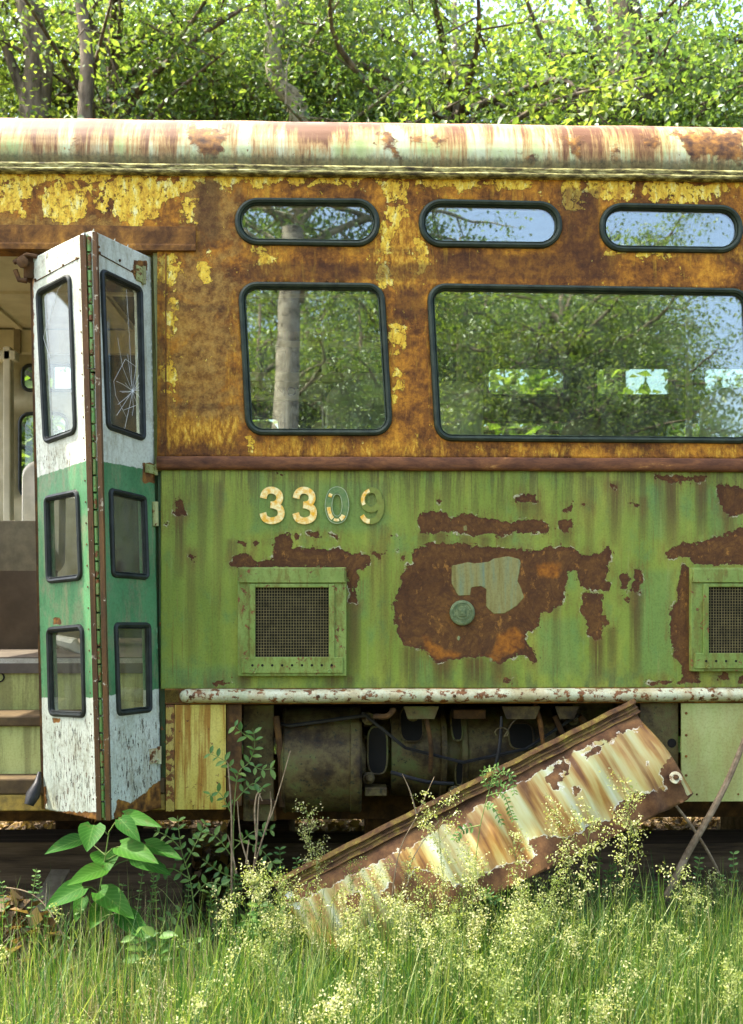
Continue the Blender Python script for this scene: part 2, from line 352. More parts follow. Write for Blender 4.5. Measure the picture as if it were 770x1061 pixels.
def mat_door():
    n = NT('door_paint')
    g = n.attr('green'); gm, gv = jag(n, g, 2.2, 45, 7, .5)
    wh = n.ramp(n.noise((8, 8, 3), 5, .65), [(.35, (.46, .52, .40)), (.6, (.60, .66, .54))])
    gr = n.ramp(n.noise((7, 7, 3), 5, .65), [(.35, (.045, .16, .06)), (.6, (.085, .25, .10))])
    col = n.mix(gm, wh, gr)
    stn = n.ma('MULTIPLY', n.ss(n.noise((22, 22, 4), 7, .74), .47, .68), .65); col = n.mix(stn, col, (.24, .23, .12)); col = n.mix(n.ma('MULTIPLY', n.ss(n.noise(9, 8, .75, loc=(5, 1, 1)), .5, .62), .4), col, (.22, .20, .12)); col = grit(n, col, 110, .45, .55)
    # flaking: elongated dark chips, denser where the attribute says so
    ck = n.noise((110, 110, 26), 7, .74, .5, loc=(2, 3, 1)); dens = n.attr('chip')
    cm = n.ss(n.ma('ADD', ck, n.ma('MULTIPLY', dens, .10)), .655, .67)
    col = n.mix(cm, col, n.ramp(n.noise(40, 4), [(.35, (.06, .07, .05)), (.65, (.17, .12, .07))]))
    r = n.attr('rust'); m, v = jag(n, r, 4, 36, 8, .4)
    col = n.mix(m, col, n.ramp(n.noise(30, 7), RUST))
    mm = n.ma('MAXIMUM', m, cm)
    return n.fin(col, .5, n.ma('SUBTRACT', n.ma('MULTIPLY', n.noise(90, 4), .25), mm), .5, .002)
def mat_fallen():
    n = NT('fallen_panel_paint')
    s = n.attr('along'); cmb = n.t.nodes.new('ShaderNodeCombineXYZ'); n.lk(cmb.inputs[0], n.ma('MULTIPLY', s, 22)); n.lk(cmb.inputs[1], n.ma('MULTIPLY', n.attr('across'), 2.2))
    t = n.t.nodes.new('ShaderNodeTexNoise'); n.lk(t.inputs['Vector'], cmb.outputs[0]); t.inputs['Scale'].default_value = 1; t.inputs['Detail'].default_value = 5
    st = t.outputs['Fac']
    col = n.ramp(st, [(.36, (.12, .05, .012)), (.43, (.26, .14, .03)), (.49, (.34, .27, .085)), (.57, (.39, .40, .18)), (.70, (.47, .51, .35))])
    col = n.mix(n.ma('MULTIPLY', n.ss(n.noise(6, 5), .45, .65), .35), col, (.38, .27, .11))
    r = n.ma('ADD', n.attr('rust'), n.ma('MULTIPLY', n.ma('SUBTRACT', n.noise(16, 3, .5, .8), .5), 14)); m, v = jag(n, r, 9, 40, 9, .35)
    edge = n.ma('MULTIPLY', n.ma('MULTIPLY', n.ss(v, -2.0, -.8), n.ss(v, .1, -.35)), n.ss(n.noise(22, 3), .42, .55)); col = n.mix(n.ma('MULTIPLY', edge, .6), col, (.72, .72, .60))
    col = n.mix(m, col, n.ramp(n.noise(16, 8, .7), [(.32, (.04, .018, .008)), (.46, (.095, .045, .018)), (.58, (.15, .075, .028)), (.7, (.24, .12, .04))]))
    return n.fin(col, n.ss(m, 0, 1, .45, .9), n.ma('ADD', n.ma('MULTIPLY', n.noise(110, 6, .7), .4), n.ma('SUBTRACT', 1.0, m)), .6, .003)
def mat_glass(name, refl=.10, dust=.05, dustc=(.45, .5, .42), tint=(.80, .86, .78)):
    n = NT(name); n.t.nodes.remove(n.b)
    tr = n.t.nodes.new('ShaderNodeBsdfTransparent'); tr.inputs[0].default_value = (*tint, 1)
    gl = n.t.nodes.new('ShaderNodeBsdfGlossy'); gl.inputs['Roughness'].default_value = .012; gl.inputs[0].default_value = (.95, 1, .97, 1)
    df = n.t.nodes.new('ShaderNodeBsdfDiffuse'); df.inputs[0].default_value = (*dustc, 1)
    bp = n.t.nodes.new('ShaderNodeBump'); bp.inputs['Strength'].default_value = .025; bp.inputs['Distance'].default_value = .01
    n.lk(bp.inputs['Height'], n.noise(5, 2, .4)); n.lk(gl.inputs['Normal'], bp.outputs[0])
    fr = n.t.nodes.new('ShaderNodeLayerWeight'); fr.inputs['Blend'].default_value = .5
    f = n.ma('ADD', n.ma('MULTIPLY', n.ma('POWER', fr.outputs['Facing'], 5.0), .6), refl+.04)
    m1 = n.t.nodes.new('ShaderNodeMixShader'); n.lk(m1.inputs[0], f); n.lk(m1.inputs[1], tr.outputs[0]); n.lk(m1.inputs[2], gl.outputs[0])
    d = n.ma('MULTIPLY', n.ss(n.noise((16, 16, 9), 7, .75), .3, .85), dust*2.0)
    m2 = n.t.nodes.new('ShaderNodeMixShader'); n.lk(m2.inputs[0], d); n.lk(m2.inputs[1], m1.outputs[0]); n.lk(m2.inputs[2], df.outputs[0])
    n.lk(n.out.inputs[0], m2.outputs[0]); return n.m
def mat_leaf(name, stops, trans=.45, rough=.5, tcol=1.5, gloss=.025):
    n = NT(name); n.t.nodes.remove(n.b)
    a = n.attr('rnd'); col = n.ramp(a, stops)
    col = n.mix(n.ma('MULTIPLY', n.noise(1.1, 3), .5), col, n.mix(.5, col, (.02, .05, .01)))
    df = n.t.nodes.new('ShaderNodeBsdfDiffuse'); n.lk(df.inputs[0], col)
    tl = n.t.nodes.new('ShaderNodeBsdfTranslucent'); n.lk(tl.inputs[0], n.mix(1.0, col, (1.0*tcol, 1.05*tcol, .45*tcol), 'MULTIPLY'))
    gl = n.t.nodes.new('ShaderNodeBsdfGlossy'); gl.inputs['Roughness'].default_value = rough; gl.inputs[0].default_value = (.8, .9, .8, 1)
    m1 = n.t.nodes.new('ShaderNodeMixShader'); m1.inputs[0].default_value = trans; n.lk(m1.inputs[1], df.outputs[0]); n.lk(m1.inputs[2], tl.outputs[0])
    m2 = n.t.nodes.new('ShaderNodeMixShader'); m2.inputs[0].default_value = gloss; n.lk(m2.inputs[1], m1.outputs[0]); n.lk(m2.inputs[2], gl.outputs[0])
    n.lk(n.out.inputs[0], m2.outputs[0]); return n.m
def mat_plain(name, c0, c1, sc=12, rough=.7, bs=.2, stretch=(1, 1, 1)):
    n = NT(name); return n.fin(n.mix(n.ss(n.noise(tuple(sc*q for q in stretch), 6, .65), .33, .67), c0, c1), rough, n.noise(90, 5), bs, .002)

M = {}
M['green'] = mat_green(); M['upper'] = mat_upper(); M['roof'] = mat_roof(); M['door'] = mat_door(); M['fallen'] = mat_fallen()
M['belt'] = mat_flat_rust('rusty_belt_rail', [(.3, (.05, .022, .012)), (.5, (.125, .052, .022)), (.62, (.20, .085, .03)), (.74, (.55, .30, .08))], 16, stretch=(.6, 1, 2.2))
M['drip'] = mat_flat_rust('mossy_gutter', [(.34, (.018, .014, .005)), (.45, (.07, .058, .016)), (.53, (.20, .18, .05)), (.64, (.46, .44, .18))], 26, stretch=(.9, 1, 4))
M['rust'] = mat_flat_rust('rust', RUST)
M['rustd'] = mat_flat_rust('dark_rust', [(.3, (.022, .013, .005)), (.5, (.075, .038, .012)), (.7, (.17, .085, .02))])
M['chan'] = mat_flat_rust('lichened_channel', [(.3, (.04, .022, .012)), (.46, (.13, .065, .025)), (.57, (.20, .13, .03)), (.68, (.38, .31, .05))], 22)
M['edge'] = mat_paint('worn_edge_bar', (.10, .05, .017), (.17, .085, .026), rustc=(.55, .50, .34), amt=.60, st=(.05, .03, .014), stamt=.7)
M['rail'] = mat_paint('chipped_white_rail', (.42, .46, .27), (.58, .60, .40), amt=.53, streak=(14, 9, 9), st=(.42, .30, .12), stamt=.5)
M['vent'] = mat_paint('vent_green', (.15, .235, .045), (.23, .32, .075), amt=.585, streak=(40, 9, 12), st=(.15, .14, .025), stamt=.75)
M['skirt'] = mat_paint('yellowed_skirt', (.50, .40, .06), (.62, .54, .13), amt=.60, streak=(30, 6, 1.6), st=(.34, .17, .025), stamt=1.0)
M['skirt2'] = mat_paint('pale_green_skirt', (.37, .42, .13), (.46, .50, .19), amt=.67, streak=(9, 6, 2.2), st=(.36, .30, .10), stamt=.5)
M['jamb'] = mat_paint('jamb_green', (.28, .33, .11), (.38, .42, .17), amt=.60, st=(.17, .16, .06))
M['hinge'] = mat_paint('hinge_green', (.10, .28, .06), (.22, .42, .12), amt=.54, streak=(60, 60, 9), st=(.24, .22, .07), stamt=.6)
M['seal'] = mat_plain('window_rubber', (.010, .020, .011), (.028, .044, .024), 25, .55)
M['seal2'] = mat_plain('door_rubber', (.010, .014, .011), (.024, .032, .026), 25, .5)
M['glass'] = mat_glass('window_glass', .16, .035, tint=(.93, .97, .92)); M['glassd'] = mat_glass('dusty_door_glass', .03, .07, (.35, .35, .28), tint=(.93, .96, .92))
M['glassf'] = mat_glass('far_glass', .02, .05)
M['crack'] = mat_plain('cracked_glass_line', (.55, .6, .58), (.75, .8, .78), 50, .3)
M['screen'] = mat_flat_rust('vent_wire', [(.3, (.08, .065, .025)), (.6, (.20, .17, .07)), (.75, (.25, .22, .08))], 30)
M['black'] = mat_plain('dark_void', (.006, .006, .004), (.014, .012, .008), 9, .9)
M['gold'] = mat_plain('worn_gold_leaf', (.80, .42, .02), (.92, .84, .42), 60, .4, .3)
M['ghost'] = mat_plain('numeral_ghost_green', (.10, .19, .06), (.17, .25, .08), 70, .6)
M['ghostb'] = mat_plain('numeral_ghost_brown', (.17, .19, .035), (.20, .25, .045), 60, .6)
M['ghostl'] = mat_plain('numeral_outline', (.27, .36, .20), (.42, .48, .26), 70, .6)
M['emblem'] = mat_plain('oxidised_cap', (.085, .125, .05), (.16, .20, .085), 60, .6, .6)
M['cream'] = mat_plain('cream_interior', (.60, .55, .36), (.74, .69, .48), 5, .6)
M['creamd'] = mat_plain('stained_cream_interior', (.36, .33, .18), (.50, .46, .28), 6, .6)
M['brown'] = mat_plain('brown_board', (.085, .06, .034), (.14, .10, .06), 4, .6)
M['tanb'] = mat_plain('tan_board', (.15, .13, .08), (.27, .23, .14), 9, .6)
M['seat'] = mat_plain('seat_vinyl', (.45, .48, .25), (.58, .60, .36), 7, .45)
M['seatw'] = mat_plain('pale_seat_vinyl', (.50, .48, .36), (.66, .62, .48), 9, .5)
M['steel'] = mat_plain('steel_pole', (.40, .38, .30), (.55, .53, .43), 20, .3)
M['riser'] = mat_paint('step_riser', (.33, .37, .11), (.43, .46, .16), amt=.68, st=(.14, .12, .04))
M['tread'] = mat_plain('step_tread', (.055, .035, .014), (.10, .065, .025), 16, .8)
M['yedge'] = mat_plain('step_edge_yellow', (.17, .12, .03), (.42, .28, .05), 22, .7)
M['rubber'] = mat_plain('black_rubber', (.012, .012, .012), (.03, .03, .028), 12, .45)
M['floor'] = mat_plain('floor_lino', (.07, .055, .04), (.12, .10, .07), 5, .7)
nm = NT('oily_mossy_metal')
_c = nm.ramp(nm.noise(9, 8, .7), [(.33, (.016, .010, .005)), (.44, (.055, .036, .012)), (.54, (.115, .088, .028)), (.66, (.11, .13, .036))])
M['motor'] = nm.fin(nm.mix(nm.ss(nm.noise(38, 6, .75), .56, .66), _c, (.022, .026, .014)), .6, nm.noise(70, 7, .75), .7, .004)
nm = NT('old_timber'); _w = nm.noise((2, 30, 30), 7, .7)
M['wood'] = nm.fin(nm.ramp(_w, [(.33, (.03, .02, .012)), (.5, (.085, .056, .03)), (.7, (.16, .11, .065))]), .9, _w, .7, .006)
nm = NT('tree_bark'); _w = nm.noise((9, 9, 2.2), 8, .72)
M['bark'] = nm.fin(nm.ramp(_w, [(.35, (.045, .035, .022)), (.5, (.13, .105, .07)), (.68, (.27, .22, .15))]), .9, _w, 1.0, .03)
nm = NT('birch_bark'); _w = nm.noise((6, 6, 9), 8, .75)
M['barkp'] = nm.fin(nm.ramp(_w, [(.38, (.06, .05, .035)), (.46, (.27, .24, .17)), (.65, (.46, .42, .32))]), .85, _w, .9, .02)
nm = NT('dry_stalk'); M['twig'] = nm.fin(nm.ramp(nm.noise(30, 4), [(.35, (.13, .09, .05)), (.65, (.30, .23, .14))]), .8)
nm = NT('ground_litter')
_g = nm.ramp(nm.noise(3, 9, .7), [(.35, (.045, .032, .018)), (.52, (.12, .085, .05)), (.62, (.10, .10, .03)), (.75, (.06, .10, .02))])
M['ground'] = nm.fin(_g, .95, nm.noise(22, 8, .8), 1.0, .03)
Lf = lambda *c: [(i/(len(c)-1), q) for i, q in enumerate(c)]
M['leaf'] = mat_leaf('tree_leaves', Lf((.055, .10, .025), (.11, .165, .04), (.18, .235, .055), (.29, .32, .09)), .55, .38, 1.8, .05)
M['leaf2'] = mat_leaf('bluish_tree_leaves', Lf((.05, .10, .035), (.10, .165, .055), (.16, .235, .075), (.26, .32, .10)), .5, .38, 1.8, .05)
M['grass'] = mat_leaf('grass_blades', Lf((.022, .075, .016), (.06, .145, .024), (.15, .235, .04), (.36, .38, .14)), .4)
M['seedh'] = mat_leaf('grass_seed_heads', Lf((.15, .22, .05), (.30, .36, .10), (.50, .52, .22), (.66, .62, .36)), .45, tcol=1.15)
M['weed'] = mat_leaf('weed_leaves', Lf((.05, .14, .03), (.08, .185, .035), (.12, .23, .045), (.17, .27, .05)), .4)
def mat_broad():
    m = mat_leaf('broad_leaves', Lf((.022, .10, .012), (.032, .125, .014), (.042, .15, .016), (.06, .165, .02)), .4, tcol=1.3, gloss=.006)
    n = NT.__new__(NT); n.m = m; n.t = m.node_tree; n.pos = None
    ramp = [q for q in n.t.nodes if q.type == 'VALTORGB'][0]; outs = [l.to_socket for l in ramp.outputs[0].links]
    a, u = n.attr('la'), n.attr('lu'); w = n.ma('PINGPONG', n.ma('SUBTRACT', n.ma('MULTIPLY', u, 7.0), n.ma('MULTIPLY', a, 2.6)), .5)
    vein = n.ma('MAXIMUM', n.ss(w, .09, .02), n.ss(a, .09, .03)); blot = n.ma('MULTIPLY', n.ss(n.noise(45, 5, .7), .56, .66), .6)
    c = n.mix(n.ma('MULTIPLY', vein, .7), ramp.outputs[0], (.09, .21, .04)); c = n.mix(n.ma('MULTIPLY', n.ss(w, .2, .5), .3), c, (.03, .10, .012)); c = n.mix(blot, c, (.09, .12, .025))
    for o_ in outs: n.t.links.new(c, o_)
    return m
M['broad'] = mat_broad() if True else mat_leaf('broad_leaves', Lf((.035, .15, .015), (.055, .19, .02), (.075, .22, .025), (.09, .24, .03)), .45)
M['dead'] = mat_leaf('dead_leaves', Lf((.08, .045, .02), (.17, .10, .045), (.27, .17, .08), (.36, .25, .13)), .2)
M['stem'] = mat_plain('green_stem', (.09, .15, .03), (.16, .22, .05), 20, .6)
M['petal'] = mat_plain('white_petal', (.7, .7, .66), (.8, .8, .78), 20, .6)

# ------------------------------------------------------------------ panels
def frame_from(o, a, b):
    """plane with origin o, e1 towards a, e2 in plane towards b, normal facing the camera"""
    o = np.array(o); e1 = np.array(a)-o; e1 /= np.linalg.norm(e1); e2 = np.array(b)-o; e2 -= e1*(e2@e1); e2 /= np.linalg.norm(e2)
    n = np.cross(e1, e2)
    if n@(CAM-o) < 0: n = -n
    return o, e1, e2, n
BODY = (np.zeros(3), np.array([1., 0, 0]), np.array([0, 0, 1.]), np.array([0, -1., 0]))
def to2(fr, px, py):
    o, e1, e2, n = fr; p = UP(px, py, o, n)-o; return np.array([p@e1, p@e2])
def P2(fr, pts): return [to2(fr, *p) for p in pts]
def to3(fr, q, d=0.0):
    o, e1, e2, n = fr; q = np.asarray(q); return o+q[..., :1]*e1+q[..., 1:2]*e2+n*(d if np.isscalar(d) else np.asarray(d)[..., None])
def densify(poly, step):
    out = []
    for i in range(len(poly)):
        a, b = np.array(poly[i]), np.array(poly[(i+1) % len(poly)]); k = max(1, int(np.linalg.norm(b-a)/step))
        out += [a+(b-a)*j/k for j in range(k)]
    return out
def panel(name, fr, outline, holes, step, mat, parent, fields=None, thick=.004, disp=None, extra=None, off=0.0):
    outline = densify(outline, step); holes = [densify(h, step) for h in holes]
    A = np.array(outline); lo, hi = A.min(0), A.max(0)
    gx = np.arange(lo[0]+step*.6, hi[0], step); gz = np.arange(lo[1]+step*.6, hi[1], step)
    G = np.stack(np.meshgrid(gx, gz), -1).reshape(-1, 2); G = G+rng.uniform(-.12, .12, G.shape)*step
    keep = sdf(G, outline) > step*.35
    for h in holes: keep &= sdf(G, h) < -step*.35
    G = G[keep]; V = [Vector(p) for p in outline]; E = []; n = len(V); E += [(i, (i+1) % n) for i in range(n)]
    for h in holes:
        b = len(V); V += [Vector(p) for p in h]; E += [(b+i, b+(i+1) % len(h)) for i in range(len(h))]
    V += [Vector(p) for p in G]
    vo, eo, fo, *_ = delaunay_2d_cdt(V, E, [], 0, 1e-7)
    vo = np.array([v[:] for v in vo]); fo = np.array([f for f in fo if len(f) == 3])
    cen = vo[fo].mean(1); ok = sdf(cen, outline) > 0
    for h in holes: ok &= sdf(cen, h) < 0
    fo = fo[ok]
    d = np.full(len(vo), off) + (disp(vo) if disp else 0)
    w = to3(fr, vo, d); pp = proj(w)
    nrm = np.cross(w[fo[:, 1]]-w[fo[:, 0]], w[fo[:, 2]]-w[fo[:, 0]]); flip = (nrm@fr[3]) < 0
    fo[flip] = fo[flip][:, ::-1]
    at = {k: g(pp) for k, g in (fields or {}).items()}
    for k, g in (extra or {}).items(): at[k] = g(vo)
    o = link_mesh(name, w, fo, mat, parent, True, at)
    if thick:
        md = o.modifiers.new('thickness', 'SOLIDIFY'); md.thickness = thick; md.offset = -1
    return o
def wav(q, amp=.0015, s=1.0):
    x, z = q[:, 0]*s, q[:, 1]*s
    return amp*(np.sin(3.1*x+1.7*z)+np.sin(7.3*x-4.1*z+1)+.6*np.sin(13*z+5*x)+.5*np.sin(19*x+2*z))
def seal(name, fr, ring2, w, d, mat, parent, off=0.0):
    """rubber ring, elliptical section centred on the 2D closed path"""
    P = np.array(ring2); m = len(P); n = 8; vs = []; c = P.mean(0)
    for i in range(m):
        t = P[(i+1) % m]-P[i-1]; t /= np.linalg.norm(t)+1e-9; nn = np.array([-t[1], t[0]])
        if nn@(c-P[i]) < 0: nn = -nn
        for k in range(n):
            a = 2*math.pi*k/n; vs.append(to3(fr, P[i]+nn*math.cos(a)*w/2, off+math.sin(a)*d))
    fs = [(i*n+k, i*n+(k+1) % n, ((i+1) % m)*n+(k+1) % n, ((i+1) % m)*n+k) for i in range(m) for k in range(n)]
    mb = MB(); mb.add(vs, fs); return mb.build(name, mat, parent, True)
def pane(fr, poly2, mat, parent, off=-.006, t=.005, extra=None, name='window_pane'):
    mb = MB(); mb.prism([to3(fr, np.array(p), off) for p in poly2], fr[3]*-t)
    return mb.build(name, mat, parent)
def drips(pp, lst):
    r = np.zeros(len(pp))
    for x0, x1, y0, y1, s in lst:
        fx = np.clip(1.5-1.3*np.abs(pp[:, 0]-(x0+x1)/2)/((x1-x0)/2+3.5), 0, 1)
        fy = np.clip((pp[:, 1]-y0+2)/4, 0, 1)*np.clip((y1-pp[:, 1])/((y1-y0)*.7+1), 0, 1)**.6; r = np.maximum(r, fx*fy*s)
    return r

# ------------------------------------------------------------------ the streetcar
car = thing('streetcar', (0, 0, 0), 'abandoned green and rust coloured railcar with folding door, numbered 3309', 'streetcar')
XL, XR, WID = -2.15, 3.3, 2.5
zROOF, zDR, zB1, zB0, zR1, zR0, zSK = 3.0, Z(182), Z(474), Z(487), Z(713.5), Z(728), Z(838)

# windows: outer corner pixels, radius in metres
small = [((243, 205), (393, 206), (394, 256), (244, 254)), ((433, 206), (582, 209), (583, 258), (435, 256)), ((620, 210), (769, 213), (770, 263), (622, 261))]
large = [((246.5, 292), (398, 293.5), (407.5, 451.5), (255, 451)), ((442, 293.5), (776, 299), (784, 460), (451, 457))]
small_w = [rounded(P2(BODY, c), .080, 9) for c in small]
large_w = [rounded(P2(BODY, c), .062, 8) for c in large]
sh = lambda poly, dx: [np.array([p[0]+dx, p[1]]) for p in poly]
small_w += [sh(small_w[2], .635), sh(small_w[2], 1.27)]; large_w += [sh(large_w[1], 1.27)]

# -- upper panel
DX0, DX1 = X(-190), X(163)     # doorway
zDH = Z(262)
yel = [bx(-40, 178, 212, 191), bx(-5, 192, 26, 222), bx(44, 195, 84, 228), bx(104, 180, 170, 214), crop(0, 120, 2.96, [(330, 180), (600, 180), (590, 230), (540, 250), (500, 245), (495, 320), (430, 325), (425, 370), (385, 370), (400, 320), (350, 300), (330, 250)]),
    crop(0, 120, 2.96, [(535, 290), (585, 240), (588, 320), (550, 318)]), bx(228, 180, 392, 190), crop(380, 170, 3.313, [(20, 40), (130, 45), (135, 190), (110, 225), (70, 180), (60, 100)]),
    crop(380, 170, 3.313, [(40, 250), (75, 170), (90, 230), (70, 310), (85, 420), (60, 420), (30, 340)]), crop(380, 170, 3.313, [(165, 230), (200, 270), (215, 330), (200, 380), (165, 350)]),
    bx(428, 183, 502, 194), bx(500, 186, 600, 191), crop(385, 0, 2, [(385, 378), (480, 380), (480, 400), (440, 410), (425, 440), (400, 425), (395, 400)]), bx(625, 187, 860, 203), bx(590, 184, 640, 190),
    crop(140, 240, 4.246, [(95, 85), (190, 85), (200, 200), (160, 330), (140, 300), (110, 190)]), crop(140, 240, 4.246, [(150, 360), (170, 380), (160, 480), (175, 560), (160, 740), (130, 740), (115, 560), (125, 430)]),
    crop(140, 240, 4.246, [(290, 150), (320, 90), (318, 150), (305, 240), (290, 230)]), bx(262, 257, 280, 272), bx(636, 258, 690, 263), bx(408, 336, 412, 365), bx(410, 385, 413, 415), bx(690, 200, 770, 204), bx(255, 455, 262, 472)]
orange = [bx(170, 420, 182, 470), bx(222, 430, 240, 466), bx(165, 428, 250, 468), bx(380, 225, 440, 300), bx(258, 455, 440, 474), bx(440, 462, 850, 474), bx(405, 330, 415, 440), bx(425, 240, 450, 290), bx(255, 254, 300, 285), bx(630, 258, 780, 270), bx(235, 300, 246, 420)]
tan = [bx(172, 265, 246, 430), bx(200, 180, 243, 250), bx(-40, 225, 130, 245)]
dark = [bx(-60, 240, 200, 260), bx(205, 186, 228, 258), bx(165, 262, 172, 470), bx(175, 316, 245, 322), bx(172, 418, 246, 424), bx(250, 258, 440, 262), bx(255, 272, 640, 291), bx(452, 262, 640, 291), bx(410, 300, 440, 330), bx(580, 195, 622, 290), bx(770, 200, 800, 460), bx(170, 465, 250, 472)]
up_out = [(XL, zB1), (XL, zDR), (XR, zDR), (XR, zB1), (DX1, zB1), (DX1, zDH), (DX0, zDH), (DX0, zB1)]
fup = dict(yel=lambda p: msdf(p, yel), orange=lambda p: msdf(p, orange), tan=lambda p: msdf(p, tan), dark=lambda p: msdf(p, dark))
holes_up = [inset(w, .006) for w in small_w+large_w]
def in_door(w): c = np.mean(w, 0); return DX0-.05 < c[0] < DX1+.05
panel('upper_side_panel', BODY, up_out, [h for h in holes_up if not in_door(h) or True], .0145, M['upper'], car, fup, disp=lambda q: wav(q, .0012))
# -- lower panel
c1 = lambda *p: crop(400, 480, 3.85, p); c2 = lambda *p: crop(570, 480, 3.85, p); c3 = lambda *p: crop(160, 480, 3.08, p)
rustp = [
 c1((110,345),(160,325),(290,322),(420,335),(560,345),(640,335),(720,338),(765,350))+c2((115,355),(165,365),(200,360),(232,332),(250,345),(240,400),(228,440),(222,470),(240,485),(228,515),(200,508),(150,500),(120,490),(105,460),(105,432),(70,430),(66,480),(55,545),(40,570))
 +c1((655,590),(620,590),(610,600),(610,650),(560,670),(560,720),(590,750),(600,790),(580,795),(540,760),(500,780),(460,800),(425,790),(400,775),(330,775),(280,785),(200,790),(180,755),(150,745),(75,730),(50,690),(40,640),(30,560),(40,520),(60,490),(60,440),(80,405),(110,400)),
 c1((125,230),(135,200),(185,190),(240,195),(260,225),(300,205),(340,205),(400,215),(440,225),(500,235),(560,222),(630,225),(655,255),(645,280),(590,280),(520,275),(450,290),(400,280),(350,300),(320,285),(260,275),(200,280),(140,278)),
 c1((685,228),(742,225),(745,250),(725,275),(705,275),(685,250)), c1((515,130),(600,125),(598,155),(540,158),(515,150)),
 c2((130,520),(215,520),(210,600),(240,630),(245,655),(210,650),(205,700),(180,705),(145,680),(150,640),(125,600)),
 c2((275,450),(300,432),(318,460),(300,505),(280,490)), c2((335,420),(368,425),(368,460),(360,520),(320,510),(330,480),(345,470)), c2((290,535),(320,540),(315,555),(295,550)),
 c2((420,48),(620,53),(620,74),(470,77),(430,65)), c2((665,90),(700,80),(780,105),(840,150),(790,190),(740,210),(700,195),(668,160)),
 c2((460,355),(520,325),(600,310),(680,290),(730,265),(900,230),(1000,405),(580,405),(555,380),(470,378)),
 c2((530,405),(555,420),(575,600),(580,800),(600,880),(510,875),(530,840),(495,770),(475,650),(480,600),(510,540),(510,470)),
 c2((235,80),(265,85),(260,105),(240,100)), c2((135,165),(157,165),(150,187)), c2((45,190),(85,172),(90,184),(55,199)), c2((320,158),(355,163),(355,180)),
 c2((380,870),(470,868),(520,878),(400,888)), c1((465,858),(512,858),(500,882),(458,877)), c2((670,838),(710,835),(715,862),(670,862)), c2((740,858),(775,850),(775,885),(745,882)),
 c1((198,143),(222,150),(212,167)), c1((60,368),(76,370),(70,395)), c1((38,345),(50,350),(44,362)), c1((15,288),(45,290),(30,298)),
 c3((240,325),(250,300),(295,290),(330,312),(385,300),(383,240),(430,222),(442,268),(520,272),(600,275),(640,288),(685,295),(688,325),(650,345))+[(372,600),(368,612),(371,626),(362,624),(359,600),(359,588),(247,588)],
 c3((60,160),(65,125),(80,110),(95,130),(100,165),(75,170)), c3((450,222),(465,225),(455,247)), c3((485,222),(525,220),(520,237),(500,232)), c3((553,225),(590,228),(585,243)), c3((268,250),(295,252),(290,264)), c3((312,250),(330,255),(322,266)), c3((690,282),(740,286),(715,305)), c3((28,190),(45,188),(38,202)), c3((105,290),(130,295),(125,318)), c3((390,30),(430,32),(410,46)),
 [(213, 706), (240, 706), (224, 712)], [(300, 586), (358, 583), (358, 590), (300, 590)]]
isle = [c1((262,410),(330,395),(350,400),(410,395),(430,380),(480,372),(530,380),(538,400),(525,470),(540,500),(550,535),(520,570),(470,600),(430,600),(400,570),(400,500),(380,490),(340,495),(335,525),(290,530),(262,480)), c1((308,248),(322,250),(324,272),(310,270)), c1((283,685),(298,690),(295,708),(284,705)), c1((405,772),(428,778),(420,798))]
oran = [c1((440,680),(520,650),(550,680),(545,740),(480,770),(420,765)), c1((150,690),(230,740),(300,760),(270,785),(190,780),(150,740)), c1((590,400),(700,395),(690,450),(610,460)), c1((380,765),(450,770),(450,795),(400,790))]
teal = [bx(672, 500, 690, 560), bx(735, 505, 752, 558), bx(660, 590, 700, 700), bx(430, 680, 450, 708), bx(170, 690, 245, 712), bx(368, 600, 382, 640), bx(262, 498, 400, 552), bx(585, 590, 597, 612), bx(556, 640, 600, 700), bx(700, 590, 712, 600)]
dl = [(634,640,500,566,.8),(692,700,498,568,.9),(725,729,500,556,.7),(656,662,612,705,.9),(615,623,660,712,.9),(632,636,650,708,.6),(452,465,682,713,1),(484,501,682,713,1),(418,432,670,713,.7),(512,521,686,710,.8),(437,441,553,565,.8),(452,460,552,565,.8),(540,546,520,540,.7),(555,560,520,540,.5),
 (184,188,532,600,.9),(196,200,570,690,.4),(363,370,622,708,.8),(360,364,700,713,.8),(238,244,560,590,.6),(752,758,528,560,.8),(585,590,548,566,.6),(520,524,556,568,.5),(610,612,495,600,.4),(665,668,515,560,.5),(575,578,600,700,.35),(395,399,545,700,.35),(385,388,540,650,.3),(225,228,500,640,.3),(208,211,500,620,.3),(250,258,700,713,.8),(340,350,702,713,.7),(480,486,556,568,.6),(500,506,556,568,.6),(560,563,720,740,.3)]
low_out = [(DX1+.012, zR1), (XR, zR1), (XR, zB0), (DX1+.012, zB0)]
flow = dict(rust=lambda p: msdf(p, rustp), isle=lambda p: msdf(p, isle), orange=lambda p: msdf(p, oran), teal=lambda p: msdf(p, teal), drip=lambda p: drips(p, dl))
panel('lower_side_panel', BODY, low_out, [], .0078, M['green'], car, flow, disp=lambda q: wav(q, .0011, 1.3), off=-.002)
panel('front_side_panel', BODY, [(XL, zR1), (DX0, zR1), (DX0, zB0), (XL, zB0)], [], .03, M['green'], car, flow, disp=lambda q: wav(q, .0011, 1.3), off=-.002)

